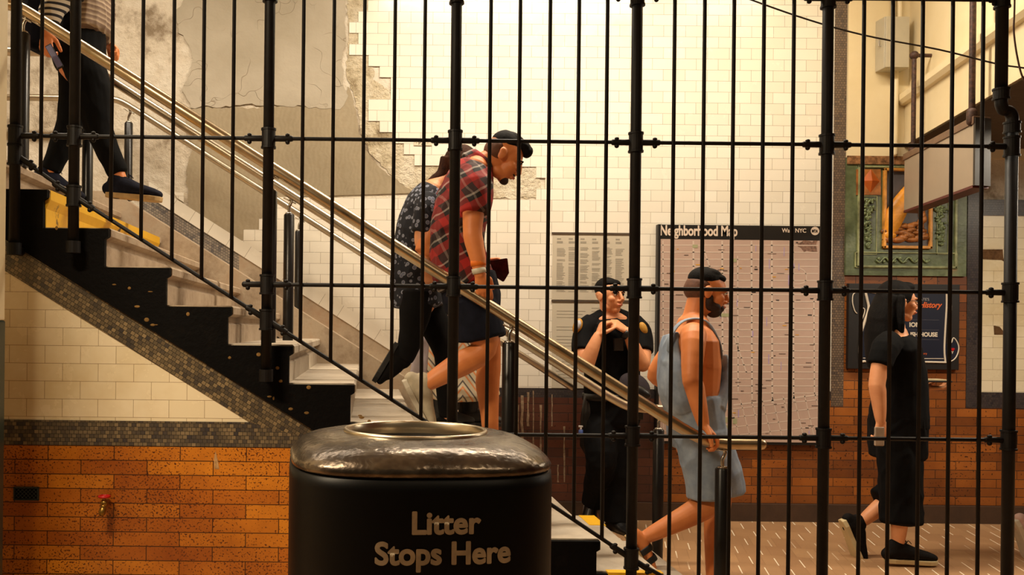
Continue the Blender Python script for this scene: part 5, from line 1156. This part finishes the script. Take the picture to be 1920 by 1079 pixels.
limb(bm, [P(1162,775,Y), P(1163,815,Y), P(1161,870,Y-0.02), P(1158,925,Y), P(1156,980,Y-0.02)], [0.118,0.112,0.092,0.084,0.078]); limb(bm, [P(1132,775,Y), P(1127,815,Y-0.04), P(1127,868,Y-0.09), P(1120,912,Y+0.04), P(1112,942,Y+0.12)], [0.118,0.112,0.094,0.086,0.078])
part('trousers', bm, M['uniform'], who, 0.006, 2, 0.009, seed=9)
MLt = simple('black_leather', (14,12,12), 0.35, 0, 0.2, 20, 0.1); bm = B(); loft(bm, [P(1147,738,Y), P(1147,750,Y)], [(0.192,0.156)]*2, (1,0,0), 30, False); be = obj('duty_belt', bm, MLt, who, smooth=True)
bm = B(); p = P(1101,800,Y-0.03); loft(bm, [p + Vector((0.02,0,0.20)), p + Vector((0.005,0,0.05)), p + Vector((0.0,0,-0.12)), p + Vector((0.03,0,-0.20))], [(0.045,0.03),(0.050,0.04),(0.048,0.035),(0.03,0.03)], (1,0,0), 14); obj('holster', bm, MLt, be, smooth=True)
p = P(1196,770,Y-0.05); bm = B(); box(bm, p.x-0.03, p.x+0.03, p.y-0.03, p.y+0.05, p.z-0.06, p.z+0.07); bev(obj('belt_pouch', bm, MLt, be), 0.008)
p = P(1122,728,Y-0.15); bm = B(); ell(bm, p, (0.012,0.006,0.012), seg=12); obj('gold_snap', bm, M['gold'], be, smooth=True)
bm = B(); p = P(1173,627,Y-0.19); loft(bm, [p - Vector((0.012,0,-0.008)), p + Vector((0.012,0,-0.008))], [0.034,0.034], (0,1,0), 18); obj('wristwatch', bm, MLt, who, smooth=True)
shoe(who, P(1154,976,Y-0.02), (0.35,-0.9,0), (0,0,1), MLt, M['blk_rub'], 0.29, 0.052, label='polished black shoe flat on the floor'); shoe(who, P(1110,945,Y+0.10), (-0.25,-0.6,-0.75), (0,-0.75,0.6), MLt, M['white_sole'], 0.28, 0.050, label='black shoe with its heel up on the wall')
# cap hooked on the belt
cp = thing('peaked_cap', 'dark grey peaked uniform cap hanging at the officer\'s hip', 'cap', tuple(P(1193,726,Y-0.20)))
p = P(1190,724,Y-0.19); Rm = Matrix.Rotation(0.45,3,'Y') @ Matrix.Rotation(-0.25,3,'X')
bm = B(); ell(bm, p, (0.105,0.034,0.080), Rm, 28); obj('crown', bm, simple('dark_slate_cloth', (56,50,54), 0.8, 0, 0.08, 10, 0.1), cp, smooth=True)
bm = B(); ell(bm, p + Vector((0.03,-0.03,-0.035)), (0.070,0.020,0.036), Rm, 20); obj('peak', bm, MLt, cp, smooth=True)
sb = thing('spray_bottle', 'tiny clear and blue spray bottle clipped at the officer\'s hip', 'bottle', tuple(P(1089,812,Y-0.06)))
p = P(1089,812,Y-0.08); bm = B(); loft(bm, [p + Vector((0,0,-0.02)), p + Vector((0,0,0.018))], [0.016,0.014], (1,0,0), 14); obj('bottle', bm, simple('blue_plastic', (70,90,150), 0.3), sb, smooth=True)
bm = B(); loft(bm, [p + Vector((0,0,0.018)), p + Vector((0,0,0.034))], [0.007,0.007], (1,0,0), 10); loft(bm, [p + Vector((-0.014,0,0.040)), p + Vector((0.012,0,0.040))], [0.007,0.006], (0,1,0), 10); obj('spray_head', bm, simple('white_plastic', (210,205,200), 0.4), sb, smooth=True)

# ---- the woman in black -------------------------------------------------------------------------------
def walker(Yp, label, dx, skin, hairm, topm, pantm, shoem, solem, full=True):
    Yl = Yp
    q = lambda x, y, dy=0.0: P(x+dx, y, Yl+dy)
    who = person(label, (q(1690,700).x, Yl, 0))
    R = basis((1,-0.05,-0.04)); hc = q(1684,568)
    bm = B(); T = head(bm, hc, R, 0.96, 0.92, True)
    limb(bm, [hc + Vector((-0.03,0,-0.04)), q(1678,608), q(1674,630)], [0.048,0.050,0.07])
    limb(bm, [q(1674,628), q(1676,655), q(1682,695), q(1684,740), q(1682,785), q(1682,815)], [(0.065,0.11),(0.092,0.155),(0.102,0.145),(0.09,0.125),(0.105,0.145),(0.085,0.13)], (1,0,0), 20)
    w_ = q(1651,790,-0.225); limb(bm, [q(1664,650,-0.14), q(1656,660,-0.18), q(1645,715,-0.21), q(1646,735,-0.215), q(1649,765,-0.22), w_], [0.050,0.048,0.042,0.042,0.035,0.025])
    hand(bm, w_, (0.05,0,-1), (0,1,0.1), 0.75, 0.95, 1)
    w_ = q(1738,728,0.10); limb(bm, [q(1672,650,0.14), q(1682,665,0.18), q(1692,720,0.18), q(1700,732,0.17), w_], [0.050,0.048,0.040,0.038,0.025]); hand(bm, w_, (1,-0.1,0.02), (0,0,1), 0.5, 0.92, -1)
    limb(bm, [q(1684,805,-0.08), q(1690,870,-0.09), q(1692,925,-0.09), q(1688,965,-0.09), q(1684,1015,-0.09)], [0.070,0.066,0.050,0.048,0.034]); foot(bm, q(1684,1020,-0.09), (1,0,-0.03), (0,0,1), 0.21)
    limb(bm, [q(1684,805,0.08), q(1690,870,0.09), q(1685,925,0.09), q(1652,950,0.09), q(1620,976,0.09)], [0.070,0.066,0.050,0.048,0.034]); foot(bm, q(1612,985,0.09), (0.38,0,-0.92), (0.92,0,0.38), 0.20)
    part('body', bm, skin, who, 0.0045, 3); eyes(T, R, 0.96, who)
    bm = B(); ell(bm, T(0,-0.024,0.044), (0.086,0.096,0.090), R, 22); ell(bm, T(0,0.03,0.092), (0.060,0.052,0.036), R, 16)
    limb(bm, [T(0,-0.06,0.03), q(1655,590), q(1648,625), q(1642,665,0.0), q(1640,690,0.0)], [(0.060,0.088),(0.068,0.098),(0.062,0.105),(0.044,0.09),(0.02,0.06)], (1,0,0))
    limb(bm, [T(-0.078,-0.01,0.03), T(-0.086,-0.005,-0.05), T(-0.09,-0.03,-0.13)], [(0.035,0.016),(0.040,0.02),(0.03,0.02)], (1,0,0)); limb(bm, [T(0.074,-0.03,0.03), T(0.084,-0.035,-0.05), T(0.08,-0.03,-0.15), T(0.07,-0.01,-0.22)], [(0.016,0.045),(0.02,0.045),(0.02,0.04),(0.015,0.02)], (1,0,0))
    part('hair', bm, hairm, who, 0.0055, 2, 0.005)
    bm = B()
    limb(bm, [q(1674,632), q(1677,655), q(1684,695), q(1686,740), q(1685,780), q(1685,800)], [(0.082,0.130),(0.114,0.180),(0.130,0.170),(0.132,0.165),(0.142,0.178),(0.14,0.175)], (1,0,0), 22)
    limb(bm, [q(1670,640,-0.12), q(1659,656,-0.175), q(1650,684,-0.195)], [0.064,0.070,0.062]); limb(bm, [q(1674,640,0.10), q(1681,660,0.15), q(1684,684,0.17)], [0.056,0.062,0.060])
    ell(bm, q(1660,652,-0.165), (0.070,0.072,0.066)); ell(bm, q(1672,650,0.12), (0.07,0.066,0.062))
    part('top', bm, topm, who, 0.006, 2, 0.006, seed=int(dx)+11)
    bm = B(); limb(bm, [q(1684,780), q(1683,820), q(1683,855)], [(0.138,0.176),(0.142,0.182),(0.13,0.17)], (1,0,0), 20)
    limb(bm, [q(1684,820,-0.07), q(1688,880,-0.08), q(1690,940,-0.085), q(1690,978,-0.09)], [(0.120,0.10),(0.112,0.10),(0.106,0.10),(0.110,0.105)], (1,0,0), 20)
    limb(bm, [q(1684,820,0.07), q(1688,870,0.08), q(1680,920,0.09), q(1652,942,0.09)], [(0.120,0.10),(0.108,0.10),(0.095,0.09),(0.088,0.09)], (1,0,0), 20)
    part('trousers', bm, pantm, who, 0.006, 2, 0.012, seed=int(dx)+12)
    shoe(who, q(1684,1024,-0.09), (1,0,-0.03), (0,0,1), shoem, solem, 0.27, 0.046, laces=shoem); shoe(who, q(1612,985,0.09), (0.38,0,-0.92), (0.92,0,0.38), shoem, solem, 0.27, 0.046)
    return who, T, R, q
M['black_tee'] = simple('black_jersey', (9,9,10), 0.9, 0, 0.25, 14, 0.25, 80, 0.002)
who, T, R, q = walker(5.21, 'woman in black T-shirt, cropped trousers and glasses walking past the history sign', 0, M['skin_fair'], M['hair_black'], M['black_tee'], M['black_tee'], simple('black_knit_shoe', (20,18,18), 0.8, 0, 0.3, 60, 0.3), simple('cream_rubber_sole', (214,196,150), 0.6, 0, 0.06, 10, 0))
bm = B(); MG = simple('dark_spectacle_frame', (26,20,18), 0.3)
for sx in (-1, 1):
    c = [T(sx*0.033+0.022*math.cos(k*PI/8), 0.105-0.012*abs(math.cos(k*PI/8)), 0.007+0.016*math.sin(k*PI/8)) for k in range(17)]; tube(bm, c, 0.0018, 6)
    tube(bm, [T(sx*0.055,0.092,0.012), T(sx*0.078,0.06,0.012), T(sx*0.083,-0.01,0.008)], 0.0018, 6)
tube(bm, [T(-0.012,0.104,0.010), T(0.012,0.104,0.010)], 0.0018, 6); obj('glasses', bm, MG, who, smooth=True)
c = q(1746,716,0.06); tb = thing('notebook', 'dark open notebook held forward by the woman in black', 'notebook', tuple(c)); 
bm = B(); box(bm, c.x-0.10, c.x+0.085, c.y-0.06, c.y+0.07, c.z-0.002, c.z+0.008); bev(obj('cover', bm, M['blk_rub'], tb), 0.002)
bm = B(); box(bm, c.x-0.10, c.x+0.075, c.y-0.055, c.y+0.065, c.z+0.008, c.z+0.014); obj('page_block', bm, simple('cream_pages', (206,190,150), 0.7), tb)
c = q(1650,818,-0.235); bm = B(); box(bm, c.x-0.030, c.x+0.022, c.y-0.008, c.y+0.008, c.z-0.055, c.z+0.05)
o_ = obj('mobile_phone', bm, simple('pale_phone_case', (170,150,130), 0.4), None, 'pale mobile phone in the lowered hand of the woman in black', 'phone', loc=tuple(c)); bev(o_, 0.006, 3)
# ---- the walker leaving the frame at the right ---------------------------------------------------------
walker(5.21, 'person at the right edge of whom only the pale heels show', 322, M['skin_tan'], M['hair_brown'], simple('grey_marl_shirt', (110,104,100), 0.9), simple('dark_blue_jeans', (34,38,54), 0.9), simple('blush_leather_shoe', (204,170,160), 0.6), M['white_sole'])

# ---- the person coming down at the top left -------------------------------------------------------------
Y = 4.86
who = person('person in black trousers and a striped knit sweater stepping down at the top left', (P(150,200,Y).x, Y, 2.05))
R = basis((1,0,-0.2)); hc = P(182,-112,Y)
bm = B(); T = head(bm, hc, R, 0.98, 0.95)
limb(bm, [hc + Vector((-0.03,0,-0.03)), Q(172,-72), Q(166,-52)], [0.052,0.052,0.07])
limb(bm, [Q(166,-55), Q(164,-25), Q(160,15), Q(154,55), Q(148,92), Q(148,120)], [(0.07,0.12),(0.10,0.175),(0.11,0.165),(0.10,0.145),(0.12,0.16),(0.11,0.15)], (1,0,0), 20)
w_ = Q(86,62,-0.26); limb(bm, [Q(150,-35,-0.16), Q(138,-25,-0.2), Q(100,15,-0.25), Q(94,30,-0.255), w_], [0.054,0.05,0.042,0.040,0.027]); hand(bm, w_, (0.05,-0.05,-1), (0.2,1,0), 0.9, 1.0, 1)
w_ = Q(200,78,0.2); limb(bm, [Q(165,-35,0.16), Q(172,-20,0.2), Q(180,30,0.22), Q(188,50,0.21), w_], [0.054,0.05,0.042,0.040,0.027]); hand(bm, w_, (0.72,0,-0.68), (-0.6,-0.3,-0.5), 0.95, 1.0, 1)
limb(bm, [Q(150,105,-0.08), Q(172,170,-0.09), Q(184,240,-0.09), Q(202,285,-0.09), Q(226,336,-0.09)], [0.080,0.074,0.052,0.048,0.034]); foot(bm, Q(226,338,-0.09), (1,0,-0.08), (0,0,1))
limb(bm, [Q(146,105,0.08), Q(146,170,0.09), Q(132,235,0.09), Q(110,285,0.09), Q(92,328,0.09)], [0.080,0.074,0.052,0.048,0.034]); foot(bm, Q(92,330,0.09), (1,0,-0.35), (0.35,0,1))
part('body', bm, M['skin_warm'], who, 0.005, 3); eyes(T, R, 0.98, who)
bm = B(); ell(bm, T(0,-0.024,0.044), (0.085,0.097,0.090), R, 22); limb(bm, [T(0,-0.06,0.0), T(0,-0.08,-0.1)], [0.07,0.03]); part('hair', bm, M['hair_brown'], who, 0.006, 1, 0.005)
bm = B(); limb(bm, [Q(154,20), Q(151,60), Q(148,105), Q(149,130)], [(0.12,0.16),(0.13,0.17),(0.138,0.178),(0.12,0.16)], (1,0,0), 20)
limb(bm, [Q(152,110,-0.08), Q(172,170,-0.09), Q(185,238,-0.09), Q(203,285,-0.09), Q(222,325,-0.09)], [(0.112,0.10),(0.098,0.09),(0.075,0.072),(0.062,0.06),(0.050,0.050)], (1,0,0)); limb(bm, [Q(146,110,0.08), Q(146,170,0.09), Q(132,235,0.09), Q(112,282,0.09), Q(96,318,0.09)], [(0.112,0.10),(0.098,0.09),(0.075,0.072),(0.062,0.06),(0.050,0.050)], (1,0,0))
part('trousers', bm, M['black_tee'], who, 0.006, 2, 0.008, seed=21)
def stripes(name, a, b, k, w_=0.5, soft=False):
    n = NT(name, 0.9); v = n.coords(); s3 = n.n('ShaderNodeSeparateXYZ'); n.l(v, s3.inputs[0]); f = n.math('FRACT', n.math('MULTIPLY', s3.outputs[2], k))
    n.base(n.ramp(f, [(0.0, lin(a)), (w_, lin(b))], not soft)); n.bump(n.noise(v, 120, 2), 0.3, 0.002); return n.m
bm = B(); limb(bm, [Q(166,-52), Q(164,-25), Q(163,5), Q(168,35), Q(176,66)], [(0.085,0.14),(0.125,0.20),(0.14,0.20),(0.125,0.19),(0.085,0.18)], (0.8,0,-0.6), 22)
limb(bm, [Q(166,-32,0.15), Q(173,-18,0.2), Q(181,30,0.22), Q(189,52,0.21), Q(196,68,0.205)], [0.07,0.068,0.062,0.060,0.050])
sw = part('knit_sweater', bm, stripes('sand_and_brown_knit', (186,166,140), (120,98,82), 38, 0.6, True), who, 0.006, 2, 0.012, seed=22)
bm = B(); limb(bm, [Q(152,-34,-0.15), Q(138,-24,-0.2), Q(102,12,-0.25), Q(94,28,-0.255), Q(90,40,-0.26)], [0.07,0.066,0.060,0.060,0.052]); part('striped_sleeve', bm, stripes('navy_white_stripe', (196,184,164), (28,24,30), 34, 0.55), sw, 0.005, 2, 0.004, label='sleeve with fine white and navy stripes')
bm = B(); limb(bm, [Q(84,-60,0.02), Q(78,-10,0.02), Q(72,50,0.03), Q(66,95,0.04)], [(0.06,0.10),(0.09,0.13),(0.085,0.13),(0.04,0.10)], (1,0,0), 18); part('jacket_tail', bm, M['navy'], who, 0.007, 2, 0.012, label='dark navy jacket slung behind')
MNS = simple('navy_mesh_shoe', (22,24,38), 0.8, 0, 0.25, 40, 0.3)
shoe(who, Q(226,338,-0.09), (1,0,-0.08), (0,0,1), MNS, M['sole_tan'], 0.28, 0.048, laces=MNS); shoe(who, Q(92,324,0.09), (1,0,-0.35), (0.35,0,1), MNS, M['blk_rub'], 0.28, 0.048, laces=MNS)
c = Q(102,106,-0.30); Rm = Matrix.Rotation(-0.52,3,'Y').to_4x4(); bm = B(); bmesh.ops.create_cube(bm, size=1, matrix=Matrix.Translation(c) @ Rm @ Matrix.Diagonal((0.034,0.010,0.135,1)))
o_ = obj('mobile_phone', bm, simple('dark_phone_body', (26,26,34), 0.3), None, 'dark mobile phone with a pale violet screen held low at the top left', 'phone', loc=tuple(c)); bev(o_, 0.004)
bm = B(); bmesh.ops.create_cube(bm, size=1, matrix=Matrix.Translation(c + Vector((0,-0.006,0))) @ Rm @ Matrix.Diagonal((0.028,0.002,0.120,1))); obj('screen', bm, simple('violet_glass', (128,130,190), 0.2, 0, 0.05, 5, 0), o_)
